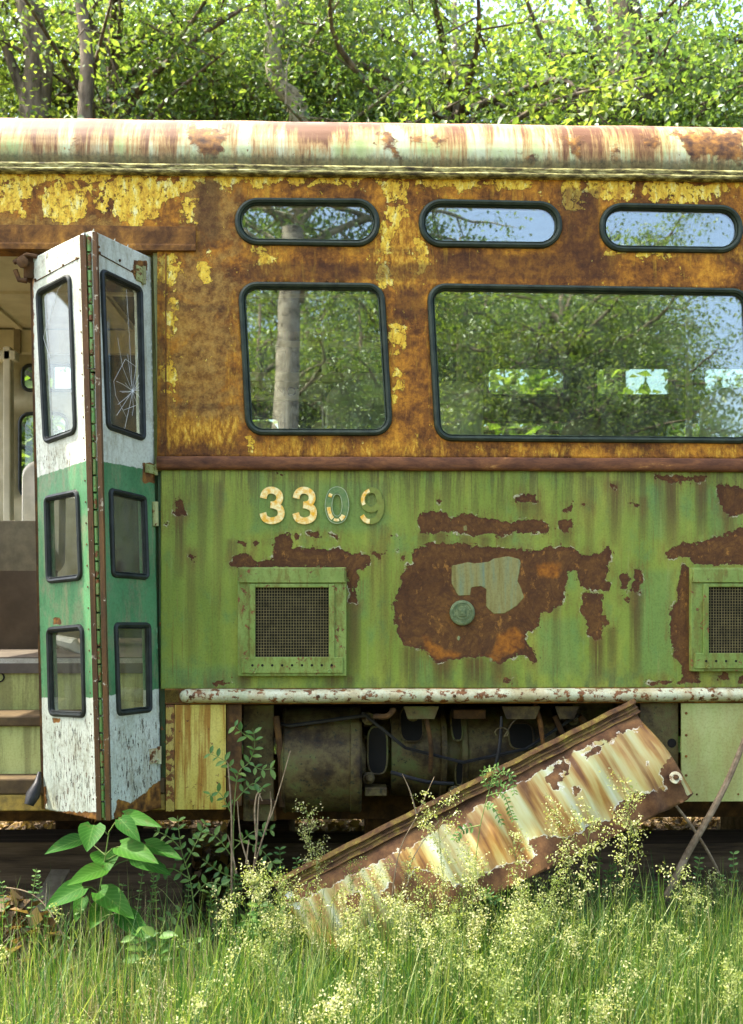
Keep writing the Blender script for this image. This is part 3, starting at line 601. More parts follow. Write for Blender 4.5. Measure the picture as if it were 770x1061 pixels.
# -- belt rail, gutter, rub rail, roof
def strip(name, prof, mat, x0, x1, step=.03, jit=.0008, fields=None, extra=None, smooth=True, caps=True, th=None):
    """extrude a (y,z) profile along x"""
    n = max(2, int((x1-x0)/step)); xs = np.linspace(x0, x1, n); P = np.array(prof); m = len(P)
    V = np.zeros((n, m, 3)); V[..., 0] = xs[:, None]; V[..., 1] = P[:, 0]; V[..., 2] = P[:, 1]
    V[..., 1] += jit*np.sin(xs*9+1)[:, None]+jit*np.sin(xs*23)[:, None]; V[..., 2] += .7*jit*np.sin(xs*13+.5)[:, None]
    V = V.reshape(-1, 3); fs = [(i*m+k, i*m+k+1, (i+1)*m+k+1, (i+1)*m+k) for i in range(n-1) for k in range(m-1)]
    if caps: fs += [tuple(range(m)), tuple((n-1)*m+k for k in range(m-1, -1, -1))]
    at = {k: g(proj(V)) for k, g in (fields or {}).items()}; at.update({k: np.tile(a, n) for k, a in (extra or {}).items()})
    o = link_mesh(name, V, fs, mat, car, smooth, at)
    if th: md = o.modifiers.new('thickness', 'SOLIDIFY'); md.thickness = th; md.offset = -1
    bm = bmesh.new(); bm.from_mesh(o.data); bmesh.ops.recalc_face_normals(bm, faces=bm.faces); bm.to_mesh(o.data); bm.free()
    return o
strip('belt_rail', [(.002, zB1+.002), (-.010, zB1+.001), (-.016, zB1-.006), (-.017, zB0+.008), (-.012, zB0), (.002, zB0-.002)], M['belt'], DX1, XR)
strip('belt_rail', [(.002, zB1+.002), (-.010, zB1+.001), (-.016, zB1-.006), (-.017, zB0+.008), (-.012, zB0), (.002, zB0-.002)], M['belt'], XL, DX0)
strip('door_header', [(.002, Z(236)), (-.006, Z(237)), (-.008, Z(242)), (-.009, Z(255)), (-.012, Z(257)), (-.012, Z(262)), (.06, Z(263)), (.06, Z(258))], M['rust'], DX0-.1, X(203), smooth=False)
strip('rain_gutter', [(.004, zDR+.034), (-.012, zDR+.030), (-.016, zDR+.022), (-.012, zDR+.012), (-.020, zDR+.009), (-.023, zDR+.004), (-.022, zDR-.003), (-.016, zDR-.007), (.004, zDR-.008)], M['drip'], XL-.02, XR+.02, jit=.0012)
rp = [(0.004, 2.79), (-.006, 2.83), (-.003, 2.87), (.006, 2.905), (.022, 2.938), (.045, 2.968), (.08, 2.995), (.125, 3.018), (.19, 3.042), (.30, 3.07), (.6, 3.11), (1.25, 3.14), (1.9, 3.11), (2.2, 3.07), (2.375, 3.018), (2.42, 2.995), (2.478, 2.938), (2.5, 2.87), (2.5, 2.77)]
rp2 = []
for a, b in zip(rp[:-1], rp[1:]):
    k = 3 if a[0] < .3 else 1; rp2 += [tuple(np.array(a)+(np.array(b)-np.array(a))*j/k) for j in range(k)]
rp2.append(rp[-1]); rz = np.array([p[1] for p in rp2]); rh = (rz-2.79)/(3.02-2.79)
roof_r = [crop(0, 0, 2, [(392, 262), (468, 266), (466, 300), (442, 338), (424, 322), (398, 296)]), crop(385, 0, 2, [(15, 275), (40, 275), (50, 305), (70, 335), (60, 338), (30, 305)]), crop(385, 0, 2, [(315, 315), (345, 318), (345, 340), (325, 338)]), crop(385, 0, 2, [(500, 290), (515, 295), (512, 340), (503, 335)]), crop(385, 0, 2, [(380, 285), (440, 280), (435, 300), (430, 340), (415, 310)]),
    crop(385, 0, 2, [(620, 275), (770, 275), (770, 345), (740, 330), (690, 320), (660, 350), (650, 300)]), crop(385, 0, 2, [(60, 282), (110, 280), (100, 292)]), crop(385, 0, 2, [(125, 285), (160, 285), (150, 300), (130, 300)]), crop(0, 0, 2, [(150, 290), (158, 292), (158, 325), (150, 320)]), crop(385, 0, 2, [(560, 280), (600, 282), (590, 310), (570, 300)])]
strip('roof', rp2, M['roof'], XL-.02, XR+.02, .02, .001, dict(rust=lambda p: msdf(p, roof_r)), dict(h=rh), caps=False, th=.006)
# roof seam laps, standing slightly proud
for xs_ in (X(1010), X(-230)):
    mb = MB(); q = [(p[0], p[1]) for p in rp2 if p[0] < .4]
    A = [(xs_, y-.0015, z+.0022) for y, z in q]; B = [(xs_+.016, y-.0015, z+.0022) for y, z in q]
    mb.add(A+B, [(i, i+1, i+1+len(q), i+len(q)) for i in range(len(q)-1)]); o = mb.build('roof_seam', M['rust'], car, True)
# rub rail with rounded end
zc, hr = (zR1+zR0)/2, (zR1-zR0)/2
mb = MB(); xs0 = X(186); P = []; rr = []
for i, x in enumerate([xs0, xs0+.004, xs0+.012, xs0+.025]+list(np.arange(xs0+.06, XR, .05))):
    t = min(1, (x-xs0)/.025); f = max(.15, math.sqrt(1-(1-t)**2)); P.append((x, -.008+.001*math.sin(x*17), zc+.001*math.sin(x*11))); rr.append(hr*f)
vs = []; n = 12
for p, r_ in zip(P, rr):
    for k in range(n):
        a = math.pi*(k/(n-1)); vs.append((p[0], p[1]+.012-(.036)*math.sin(a)**.8*(r_/hr), p[2]+math.cos(a)*r_))
mb.add(vs, [(i*n+k, i*n+k+1, (i+1)*n+k+1, (i+1)*n+k) for i in range(len(P)-1) for k in range(n-1)]+[tuple(range(n))])
mb.build('rub_rail', M['rail'], car, True)
MB().box((X(171), -.004, zR0-.004), (X(700), .014, zR1+.001), .002).build('rail_backing', M['rust'], car)
MB().box((X(700.5), -.004, zR0-.004), (XR, .014, zR1+.001), .002).build('rail_backing', M['rust'], car)
b = MB()
for px in (199, 330, 470, 600, 735): b.lathe((X(px), -.036, zc), (0, -1, 0), [(-.002, .006), (.002, .005), (.003, .002)], 10)
b.build_each('rail_screw', M['rustd'], car, True)

# -- windows
def window(poly, par, mat=None, sm=None, w=.021, d=.012, fr=BODY, nm='window'):
    mid = inset(poly, w*.45)
    s = seal(nm, fr, mid, w, d, sm or M['seal'], par)
    # inner bead
    seal('seal_bead', fr, inset(poly, w*1.0), .006, .007, sm or M['seal'], s, -.002)
    pane(fr, inset(poly, w*.8), mat or M['glass'], s)
    return s
for wdw in small_w+large_w: window(wdw, car)
# corner weld seams between the panels of the upper side
for px in (172,):
    MB().box((X(px)-.002, -.0045, zB1), (X(px)+.002, .001, Z(264))).build('panel_seam', M['rust'], car)

# -- vents
def vent(x0, x1, pz0, pz1, nm='vent_grille'):
    z1, z0 = Z(pz0), Z(pz1); W_ = x1-x0; H = z1-z0; fx = .048; 
    ox0, ox1 = x0+W_*.125, x1-W_*.125; oz1, oz0 = z1-H*.17, z0+H*.165
    mb = MB(); mb.box((x0, -.020, z0), (ox0, .002, z1), .0022).box((ox1, -.020, z0), (x1, .002, z1), .0022)
    mb.box((ox0, -.0195, oz1), (ox1, .002, z1), .002).box((ox0, -.0195, z0), (ox1, .002, oz0), .002)
    v = mb.build(nm, M['vent'], car)
    mb = MB(); mb.box((x0+.006, -.027, z1-H*.135), (x1-.006, -.0185, z1-.004), .002); mb.tube([(x0+.004, -.024, z1-H*.135), (x1-.004, -.024, z1-H*.135)], .0035, 8); mb.build('flap', M['vent'], v)
    mb = MB(); g = .007
    for a, b_, c, d in ((ox0-.006, ox0+.014, oz0-.004, oz1+.006), (ox1-.014, ox1+.006, oz0-.004, oz1+.006)): mb.box((a, -.026, c), (b_, -.0185, d), .0025)
    mb.box((ox0+.014, -.0255, oz1-.006), (ox1-.014, -.018, oz1+.006), .002); mb.box((x0+.012, -.025, z0+.010), (x1-.012, -.0185, oz0+.004), .002)
    mb.build('inner_frame', M['vent'], v)
    mb = MB(); a0, a1 = ox0+.014, ox1-.014; c0, c1_ = oz0+.004, oz1-.006; nx = 27; nz = 24
    for i in range(nx+1):
        x = a0+(a1-a0)*i/nx; mb.box((x-.0010, -.016+.0008*math.sin(i*2.1), c0), (x+.0010, -.0135, c1_))
    for i in range(nz+1):
        z = c0+(c1_-c0)*i/nz; mb.box((a0, -.0175, z-.0010+.0006*math.sin(i*1.7)), (a1, -.0155, z+.0010+.0006*math.sin(i*1.7)))
    mb.build('wire_screen', M['screen'], v)
    MB().box((a0-.003, -.0015, c0-.003), (a1+.003, -.0040, c1_+.003)).build('backing', M['black'], v)
    mb = MB()
    for i in range(9): mb.lathe((ox0+.004+(ox1-ox0-.008)*i/8, -.0250, z0+H*.10), (0, -1, 0), [(0, .0045), (.0006, .0042)], 10)
    mb.build_each('hole', M['black'], v)
    mb = MB()
    for x in (ox0+.012, ox1-.012): mb.lathe((x, -.0245, z0+H*.045), (0, -1, 0), [(0, .008), (.003, .0075), (.004, .005), (.003, .0035)], 12)
    mb.build_each('screw', M['vent'], v, True)
    return v
vent(X(247), X(359), 588, 700); vent(X(714), X(826), 588, 696)
tag(vent(X(1180), X(1292), 588, 698), None)

# -- round emblem cap
e = U(479, 635, -.002)
mb = MB(); mb.lathe(e, (0, -1, 0), [(0, .044), (.004, .043), (.006, .040), (.006, .034), (.0045, .033), (.0045, .024), (.0065, .023), (.0065, .0)], 36)
emb = mb.build('round_cap', M['emblem'], car, True)
mb = MB(); mb.box((e[0]-.012, e[1]-.010, e[2]-.012), (e[0]+.012, e[1]-.006, e[2]+.014), .002); mb.box((e[0]-.007, e[1]-.012, e[2]-.006), (e[0]+.008, e[1]-.0095, e[2]+.009), .001)
for a in (0, 90, 180, 270): mb.lathe((e[0]+.029*math.cos(R(a+20)), e[1]-.004, e[2]+.029*math.sin(R(a+20))), (0, -1, 0), [(0, .004), (.0025, .0035)], 8)
mb.build('cap_boss', M['emblem'], emb)

# -- numerals 3309
def ribbon(mb, pts, w, y, t=.0012, closed=False, taper=False):
    P = np.array(pts); m = len(P); L = []; Rr = []
    for i in range(m):
        a = P[i-1] if (closed or i > 0) else P[0]; b = P[(i+1) % m] if (closed or i < m-1) else P[-1]
        tt = b-a; tt /= np.linalg.norm(tt)+1e-9; nn = np.array([-tt[1], tt[0]])*w/2; L.append(P[i]+nn); Rr.append(P[i]-nn)
    f3 = lambda q, yy: (q[0], yy, q[1]); V = []
    for i in range(m): V += [f3(L[i], y), f3(Rr[i], y), f3(Rr[i], y-t), f3(L[i], y-t)]
    fs = []
    for i in range(m if closed else m-1):
        j = (i+1) % m; fs += [(i*4+k, i*4+(k+1) % 4, j*4+(k+1) % 4, j*4+k) for k in range(4)]
    if not closed: fs += [(0, 1, 2, 3), ((m-1)*4+3, (m-1)*4+2, (m-1)*4+1, (m-1)*4)]
    mb.add(V, fs)
def dig(px0, px1, py0, py1, pts, n=6, closed=False):
    return spline([(U(px0+(px1-px0)*u, 625)[0], U(354, py1+(py0-py1)*v)[2]) for u, v in pts], n, closed)
three_a = [(.02, .74), (.1, .9), (.3, 1), (.6, 1), (.85, .9), (.92, .74), (.82, .6), (.62, .53), (.42, .52)]
three_b = [(.42, .525), (.65, .5), (.92, .41), (1, .24), (.9, .08), (.62, 0), (.35, 0), (.1, .08), (0, .25)]
Y0 = .0015
for k, (a, b_) in enumerate(((272.5, 291.5), (306.5, 325))):
    mb = MB(); ribbon(mb, dig(a, b_, 508.5, 539.5, three_a), .0235, -Y0-.001); ribbon(mb, dig(a, b_, 508.5, 539.5, three_b), .0235, -Y0-.0018)
    tag(mb.build('numeral', M['gold'], car), 'gold numeral three')
zero = [(.5, 1), (.15, .88), (0, .5), (.15, .12), (.5, 0), (.85, .12), (1, .5), (.85, .88)]
mb = MB(); z0p = dig(340.5, 358, 508, 539, zero, 6, True); ribbon(mb, z0p, .020, -Y0-.001, closed=True)
zo = tag(mb.build('numeral', M['ghost'], car), 'faded green numeral zero, its gold mostly gone')
mb = MB(); ribbon(mb, dig(337, 361.5, 504.5, 542.5, zero, 6, True), .0022, -Y0-.0022, closed=True); ribbon(mb, dig(344, 354.5, 512, 535, zero, 6, True), .0022, -Y0-.0022, closed=True)
mb.build('outline', M['ghostl'], zo)
mb = MB(); ribbon(mb, z0p[13:21], .013, -Y0-.003); ribbon(mb, z0p[21:27], .009, -Y0-.003); ribbon(mb, z0p[27:32], .015, -Y0-.003); ribbon(mb, z0p[6:9], .012, -Y0-.003); mb.build_each('gold_remnant', M['gold'], zo)
mb = MB(); nine_l = dig(376, 394, 508, 527, [(.95, .5), (.8, .9), (.45, 1), (.1, .8), (0, .4), (.2, .05), (.55, -.05), (.9, .2)], 6, True)
ribbon(mb, nine_l, .020, -Y0-.001, closed=True); nt_ = dig(374, 394.5, 508, 540, [(1, .72), (1.02, .4), (.85, .1), (.55, 0), (.25, .02), (.05, .18)]); ribbon(mb, nt_, .020, -Y0-.0018)
ni = tag(mb.build('numeral', M['ghostb'], car), 'rubbed brown numeral nine with scraps of gold')
mb = MB(); ribbon(mb, nine_l[13:28], .012, -Y0-.003); ribbon(mb, nt_[20:31], .016, -Y0-.0034); mb.build_each('gold_remnant', M['gold'], ni)

# -- skirts and jamb
mb = MB(); mb.box((X(181), -.001, zSK), (X(234), .006, zR0-.006), .001); mb.build('skirt_panel', M['skirt'], car)
mb = MB(); mb.box((X(172), -.005, zSK-.006), (X(180.7), .03, zR0-.006), .002); mb.build('skirt_post', mat_paint('rusty_post', (.40, .30, .06), (.50, .42, .12), amt=.50, st=(.30, .14, .02)), car)
MB().box((X(234.4), .01, zSK+.01), (X(250), .03, zR0-.006), .002).build('skirt_bracket', M['rustd'], car)
mb = MB(); mb.box((X(706), -.001, zSK+.018), (XR, .006, zR0-.006), .001); s2 = mb.build('skirt_panel', M['skirt2'], car)
mb = MB()
for py in (740, 763, 785, 805): mb.lathe((X(711), -.001, Z(py)), (0, -1, 0), [(0, .005), (.003, .004)], 8)
for px in (722, 745, 765, 800): mb.lathe((X(px), -.001, Z(825)), (0, -1, 0), [(0, .004), (.002, .003)], 8)
mb.build_each('rivet', M['rust'], s2)
MB().box((X(665), .02, zSK+.05), (X(705), .04, zR0-.006), .002).build('skirt_bracket', M['motor'], car)
MB().lathe((X(698), .0195, Z(772)), (0, -1, 0), [(0, .016), (.0008, .016)], 20).build('bracket_hole', M['black'], car)
MB().box((XL, -.001, zSK), (DX0, .006, zR1), .001).build('skirt_panel', M['skirt'], car)
# jamb: post beside the doorway, upper part light, lower part in painted shadow
mb = MB(); 
def slant(mb, pxt0, pxt1, pyt, pxb0, pxb1, pyb, y0, y1):
    a, b_, c, d = U(pxb0, pyb, y0), U(pxb1, pyb, y0), U(pxt0, pyt, y0), U(pxt1, pyt, y0); w = np.array([0, y1-y0, 0])
    mb.hexa([a, b_, b_+w, a+w, c, d, d+w, c+w])
slant(mb, 152, 158, 262, 158, 164.5, 488, .035, .09); slant(mb, 158.5, 163.5, 262, 165, 169.5, 488, .012, .09); mb.build('door_jamb', M['jamb'], car)
mb = MB(); slant(mb, 158, 163, 489, 163, 166.5, 836, .035, .09); slant(mb, 163.5, 169, 489, 167, 172, 836, .012, .09)
mb.build('door_jamb', mat_paint('shadowed_jamb_green', (.03, .075, .03), (.05, .12, .05), st=(.06, .05, .02)), car)  # doorway shadow put into the lower jamb's dark green
MB().box((X(171), -.004, zR0), (X(186), .012, zR1), .002).build('rail_end_plate', M['yedge'], car)

# ------------------------------------------------------------------ door leaves
def leaf(tl, bl, tr, br, yl, yr, wins, green, rustp, chipp, lbl, hinge_side):
    A, B, T = U(bl[0], bl[1], yl), U(br[0], br[1], yr), U(tl[0], tl[1], yl)
    fr = frame_from(A, B, T)
    out = P2(fr, [bl, br, tr, tl]); hol = [rounded(P2(fr, w), r, 6) for w, r in wins]
    o = panel('door_leaf', fr, out, [inset(h, .006) for h in hol], .009, M['door'], car,
        dict(green=lambda p: msdf(p, [green]), rust=lambda p: msdf(p, rustp, 20), chip=lambda p: np.clip(msdf(p, chipp, 40)/22+.2, -.9, 1)), thick=.03, disp=lambda q: wav(q, .0006, 2))
    tag(o, lbl)
    for h in hol: window(h, o, M['glassd'], M['seal2'], .018, .010, fr, 'window_seal')
    return o, fr
Lw = [([(38, 301), (74, 282), (80, 449), (46, 461)], .030), ([(46.5, 514), (82, 506.5), (85.5, 601), (49, 605)], .028), ([(49, 650), (87, 646.5), (89.5, 744), (51.5, 742)], .028)]
Rw = [([(103.5, 277), (147, 298), (150.5, 458), (110, 444)], .024), ([(112.5, 505), (151, 514), (154, 601), (115, 598)], .020), ([(117.5, 645), (155.5, 645), (157, 738), (121, 742)], .020)]
DYF = -.235
ll, lf = leaf((33, 268), (46, 838), (88, 241), (103, 850), .0, DYF, Lw, [(30, 497), (97, 475), (110, 723), (30, 723)],
    [bx(40, 815, 48, 842), bx(31, 265, 35, 500), bx(55, 640, 64, 647), bx(55, 744, 64, 749), bx(50, 841, 104, 860)], [bx(40, 735, 110, 860), bx(78, 540, 92, 580), bx(30, 455, 90, 500), bx(35, 255, 95, 275)], 'left door leaf of the folding pair, facing left', 1)
rl, rf = leaf((97, 239), (112, 850), (156, 267), (167, 837), DYF, .0, Rw, [(95, 476), (170, 490), (172, 713), (95, 723)],
    [[(118, 842), (122, 828), (135, 832), (150, 822), (160, 812), (172, 805), (172, 860), (118, 860)], bx(148, 480, 166, 500), bx(138, 270, 152, 290)], [bx(110, 735, 172, 860), bx(96, 240, 106, 300), bx(140, 470, 165, 500)], 'right door leaf of the folding pair, cracked upper glass', 0)
# piano hinge, edge bars
def barpx(name, a, b, ya, yb, r, mat, par, n=4):
    P = [U(*a, ya), U(*b, yb)]; return MB().tube([P[0]+(P[1]-P[0])*t for t in np.linspace(0, 1, 20)], r, n).build(name, mat, par)
def barrow(name, top, bot, y, w, d, mat, par):
    mb = MB(); slant(mb, top[0], top[1], top[2], bot[0], bot[1], bot[2], y, y+d); return mb.build(name, mat, par)
barrow('edge_bar', (82.5, 88.5, 243), (100, 105, 850), DYF-.006, 0, .03, M['edge'], ll)
barrow('edge_bar', (95.5, 100, 240), (109.5, 114.5, 850), DYF-.006, 0, .03, M['edge'], rl)
mb = MB(); a, b_ = U(92, 244, DYF+.004), U(107, 848, DYF+.004)
k = 34
for i in range(k):
    t0, t1 = (i+.06)/k, (i+.94)/k; mb.tube([a+(b_-a)*t0, a+(b_-a)*t1], .0065 if i % 2 else .0075, 8)
hg = mb.build('piano_hinge', M['hinge'], ll, True)
barrow('gasket', (88, 97.5, 245), (104.5, 111, 846), DYF+.018, 0, .02, M['hinge'], ll)
# header cover lines with bolts
mb = MB(); mb.tube([UP(36, 292, lf[0]+lf[3]*.001, lf[3]), UP(82, 267, lf[0]+lf[3]*.001, lf[3])], .0018, 6)
for p in ((37, 290), (52, 281), (66, 275), (80, 268)): mb.lathe(UP(*p, lf[0], lf[3]), lf[3], [(0, .005), (.004, .004)], 8, ref=(0, 1, .1))
mb.build('header_joint', M['rustd'], ll)
mb = MB(); mb.tube([UP(101, 262, rf[0]+rf[3]*.001, rf[3]), UP(152, 290, rf[0]+rf[3]*.001, rf[3])], .0018, 6)
for p in ((102, 256), (103, 262), (124, 270), (137, 281)): mb.lathe(UP(*p, rf[0], rf[3]), rf[3], [(0, .005), (.004, .004)], 8, ref=(0, 1, .1))
mb.build('header_joint', M['rustd'], rl)
# screws
mb = MB(); mb2 = MB()
for y in range(300, 840, 22):
    mb.lathe(UP(83+(y-300)*.026, y, lf[0], lf[3]), lf[3], [(0, .0035), (.0015, .003)], 6, ref=(0, 1, .1)); mb2.lathe(UP(101+(y-300)*.027, y, rf[0], rf[3]), rf[3], [(0, .0035), (.0015, .003)], 6, ref=(0, 1, .1))
mb.build_each('screw', M['rustd'], ll); mb2.build_each('screw', M['rustd'], rl)
# hinge plates / latch lumps
for (px, py, w, h) in ((144, 284, .035, .05), (155, 486, .05, .03), (159, 783, .045, .05)):
    c = UP(px, py, rf[0], rf[3]); mb = MB(); e1, e2, n_ = rf[1], rf[2], rf[3]
    pts = [c+e1*a*w/2+e2*b_*h/2+n_*.001 for a, b_ in ((-1, -1), (1, -1), (1, 1), (-1, 1))]; mb.prism(pts, n_*.006)
    for a, b_ in ((-.6, .6), (.6, .6), (-.6, -.6), (.6, -.6)): mb.lathe(c+e1*a*w/2+e2*b_*h/2+n_*.007, n_, [(0, .005), (.003, .004)], 8, ref=(0, 1, .1))
    mb.tube([c+e1*w*.5+e2*h*.6+n_*.008, c+e1*w*.5-e2*h*.6+n_*.008], .007, 8); mb.build('hinge_plate', M['rail'] if py > 500 else M['jamb'], rl)
mb = MB(); mb.tube([U(160.5, 520, -.0), U(161, 545, -.0)], .012, 8); mb.build('door_stop', M['jamb'], rl, True)
# crack star on the right upper pane
rp_ = rl.children[0] if False else None
cr = MB(); c0 = np.array([137.5, 405.]); rr_ = random.Random(3)
def crk(a, b, w=.0009):
    A_, B_ = UP(a[0], a[1], rf[0]-rf[3]*.0035, rf[3]), UP(b[0], b[1], rf[0]-rf[3]*.0035, rf[3]); cr.tube([A_, B_], w*.6, 4)
for i in range(17):
    ang = R(i*360/17+rr_.uniform(-9, 9)); L_ = rr_.uniform(8, 22) if 20 < i*21 % 360 < 340 else 12; p = c0.copy()
    if abs(math.sin(ang)) > .75: L_ *= 1.9
    for s_ in range(3):
        q = p+np.array([math.cos(ang), math.sin(ang)])*L_/3+np.array([rr_.uniform(-1, 1), rr_.uniform(-1, 1)])
        q[0] = min(max(q[0], 111), 145); crk(p, q); p = q
for (a, b) in (((137, 405), (127, 380)), ((127, 380), (122, 350)), ((137, 400), (133, 330)), ((133, 330), (131, 300)), ((118, 395), (130, 372)), ((130, 372), (141, 380)), ((120, 410), (118, 395)), ((120, 410), (131, 432)), ((128, 425), (141, 420))): crk(a, b)
cr.lathe(UP(137.5, 405, rf[0]-rf[3]*.003, rf[3]), rf[3], [(0, .006), (.0005, .006)], 7, ref=(0, 1, .1))
cr.build('glass_crack', M['crack'], rl)
cr = MB()
for (a, b) in (((45, 350), (52, 372)), ((52, 372), (48, 342)), ((48, 342), (60, 300)), ((45, 350), (50, 330)), ((50, 370), (57, 368)), ((60, 300), (64, 295))):
    cr.tube([UP(*a, lf[0]-lf[3]*.0035, lf[3]), UP(*b, lf[0]-lf[3]*.0035, lf[3])], .0006, 4)
cr.build('glass_crack', M['crack'], ll)
# rusty bracket at the upper left corner of the door and rubber boot at the bottom
mb = MB(); mb.box(U(24, 288, -.01), U(40, 268, .05), .004); mb.tube([U(15, 272, .0), U(28, 264, -.02), U(39, 266, -.02)], .008, 8); mb.tube([U(16, 280, -.01), U(20, 290, -.01), U(28, 291, -.01)], .009, 8); mb.lathe(U(24, 272, -.02), (0, -1, 0), [(0, .02), (.01, .02), (.014, .01)], 12)
mb.build('door_bracket', M['rustd'], car, True)
mb = MB(); mb.tube([U(41, 800, .0), U(39, 812, -.02), U(34, 824, -.04), U(30, 834, -.05)], [.006, .014, .024, .016], 10); mb.build('rubber_boot', M['rubber'], car, True)
# steel leading edge of left leaf
barrow('edge_trim', (31, 35, 275), (43, 47, 838), .004, 0, .03, M['rustd'], ll)

# ------------------------------------------------------------------ interior and steps
zFL = 1.10; YF = WID
def farq(pts, r, y=WID): return rounded([np.array([U(a, b_, y)[0], U(a, b_, y)[2]]) for a, b_ in pts], r, 6)
FAR = (np.array([0, WID, 0.]), np.array([1., 0, 0]), np.array([0, 0, 1.]), np.array([0, -1., 0]))
fs_ = [farq(bx(x-41, 380, x+41, 411), .045) for x in (545, 657, 769, 881)]+[farq(bx(23, 378, 80, 405), .045), farq(bx(-75, 378, -10, 405), .045)]
fl_ = [farq(bx(417, 436, 617, 524), .06), farq(bx(688, 436, 888, 524), .06), farq(bx(250, 432, 291, 524), .04), farq(bx(325, 432, 400, 524), .05), farq(bx(20, 428, 70, 516), .06), farq(bx(-75, 428, -5, 516), .06)]
XS = X(100, WID); cxm = lambda q: np.mean(q, 0)[0]
M['dim'] = mat_plain('darkened_green_interior', (.03, .034, .018), (.07, .07, .036), 6, .6)  # interior gloom behind the windows put into the wall and ceiling colour
wl0 = panel('far_side_wall', FAR, [(XL, .6), (XS, .6), (XS, 2.85), (XL, 2.85)], [q for q in fs_+fl_ if cxm(q) < XS], .12, M['creamd'], car, thick=.05)
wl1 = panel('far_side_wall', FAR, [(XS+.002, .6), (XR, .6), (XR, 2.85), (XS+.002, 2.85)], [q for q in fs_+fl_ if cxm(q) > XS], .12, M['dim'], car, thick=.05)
for q in fs_+fl_:
    wl = wl0 if cxm(q) < XS else wl1
    s = seal('window_frame', FAR, inset(q, .004), .022, .014, M['seal2'], wl); pane(FAR, inset(q, .004), M['glassf'], s, off=-.03)
MB().box((XL, .03, zFL-.06), (X(-200), WID-.02, zFL)).box((X(-200), .30, zFL-.06), (X(171), WID-.02, zFL)).box((X(171), .03, zFL-.06), (XR, WID-.02, zFL)).build('floor', M['floor'], car)
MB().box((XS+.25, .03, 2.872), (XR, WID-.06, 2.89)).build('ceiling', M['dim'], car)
mb = MB(); mb.box((XL, .03, 2.872), (XS+.248, WID-.06, 2.89))
for x in np.arange(XL+.3, XS+.2, .62): mb.box((x, .03, 2.855), (x+.035, WID-.11, 2.874))
for y in (.5, 1.1, 1.7): mb.box((XL, y, 2.858), (XR, y+.03, 2.8715))
mb.build('ceiling', M['cream'], car)
MB().box((XL-.01, 0, .65), (XL, WID, 1.75)).build('end_wall', M['creamd'], car); MB().box((XL-.01, 0, 2.72), (XL, WID, 3.0)).build('end_wall', M['creamd'], car); MB().box((XL-.012, 1.2, 1.751), (XL+.002, 1.3, 2.719)).build('windscreen_post', M['creamd'], car); MB().box((XL-.01, 0.0, 1.751), (XL, .12, 2.719)).build('windscreen_post', M['creamd'], car); MB().box((XR, 0, .65), (XR+.01, WID, 3.0)).build('end_wall', M['creamd'], car)
MB().box((XL, WID-.02, .58), (XR, WID+.02, .62)).build('far_sill', M['rustd'], car)
# coved panels over the far windows
mb = MB(); mb.box((XL, WID-.10, 2.73), (XS+.248, WID-.052, 2.86)); mb.build('cove_panel', M['cream'], car)
mb = MB()
for x in (X(8, 2.2), X(-70, 2.2), X(250, 2.2)): mb.box((x-.02, 2.37, 2.72), (x+.015, 2.40, 2.87))
mb.build_each('cove_strip', M['tanb'], car)
# white post by the driver, rail with lettering, poles
MB().box(U(3, 545, 1.3), U(15, 362, 1.36), .006).build('driver_post', M['cream'], car)
MB().box(U(-70, 372, 1.3), U(20, 366, 1.36), .004).build('driver_rail', M['cream'], car)
MB().box(U(-90, 592, 1.0), U(47, 540, 1.03), .004).build('driver_screen', M['tanb'], car)
MB().box(U(-90, 690, 1.0), U(60, 591, 1.03), .004).build('driver_screen', M['brown'], car)
rl1 = MB().box(U(245, 414, .95), U(335, 393, .99), .004).build('warning_rail', M['cream'], car)
MB().box(U(240, 395, .94), U(420, 389, .99), .003).build('hand_rail', M['cream'], car)
MB().box(U(160, 358, 1.5), U(420, 355, 1.52), .003).build('hand_rail', M['cream'], car)
tc = bpy.data.curves.new('t', 'FONT'); tc.body = 'DO NOT'; tc.size = .075; tc.extrude = .001; to_ = bpy.data.objects.new('t', tc); C.objects.link(to_)
dg = bpy.context.evaluated_depsgraph_get(); tm = bpy.data.meshes.new_from_object(to_.evaluated_get(dg))
def textmesh(name, body, size, loc, mat, par):
    tc.body = body; tc.size = size; bpy.context.view_layer.update(); me = bpy.data.meshes.new_from_object(to_.evaluated_get(bpy.context.evaluated_depsgraph_get()))
    vs = [(loc[0]+v.co.x, loc[1]-v.co.z, loc[2]+v.co.y) for v in me.vertices]; fs = [tuple(p.vertices) for p in me.polygons]
    o = link_mesh(name, vs, fs, mat, par); bpy.data.meshes.remove(me); return o
textmesh('lettering', 'DO NOT', .055, U(262, 410, .947), M['brown'], rl1)
for px, y in ((337, 1.0), (714, 1.3), (299, 2.0), (476, 1.6)):
    MB().tube([(X(px, y), y, zFL), (X(px, y), y, 2.7)], .016, 10).build('grab_pole', M['steel'], car, True)
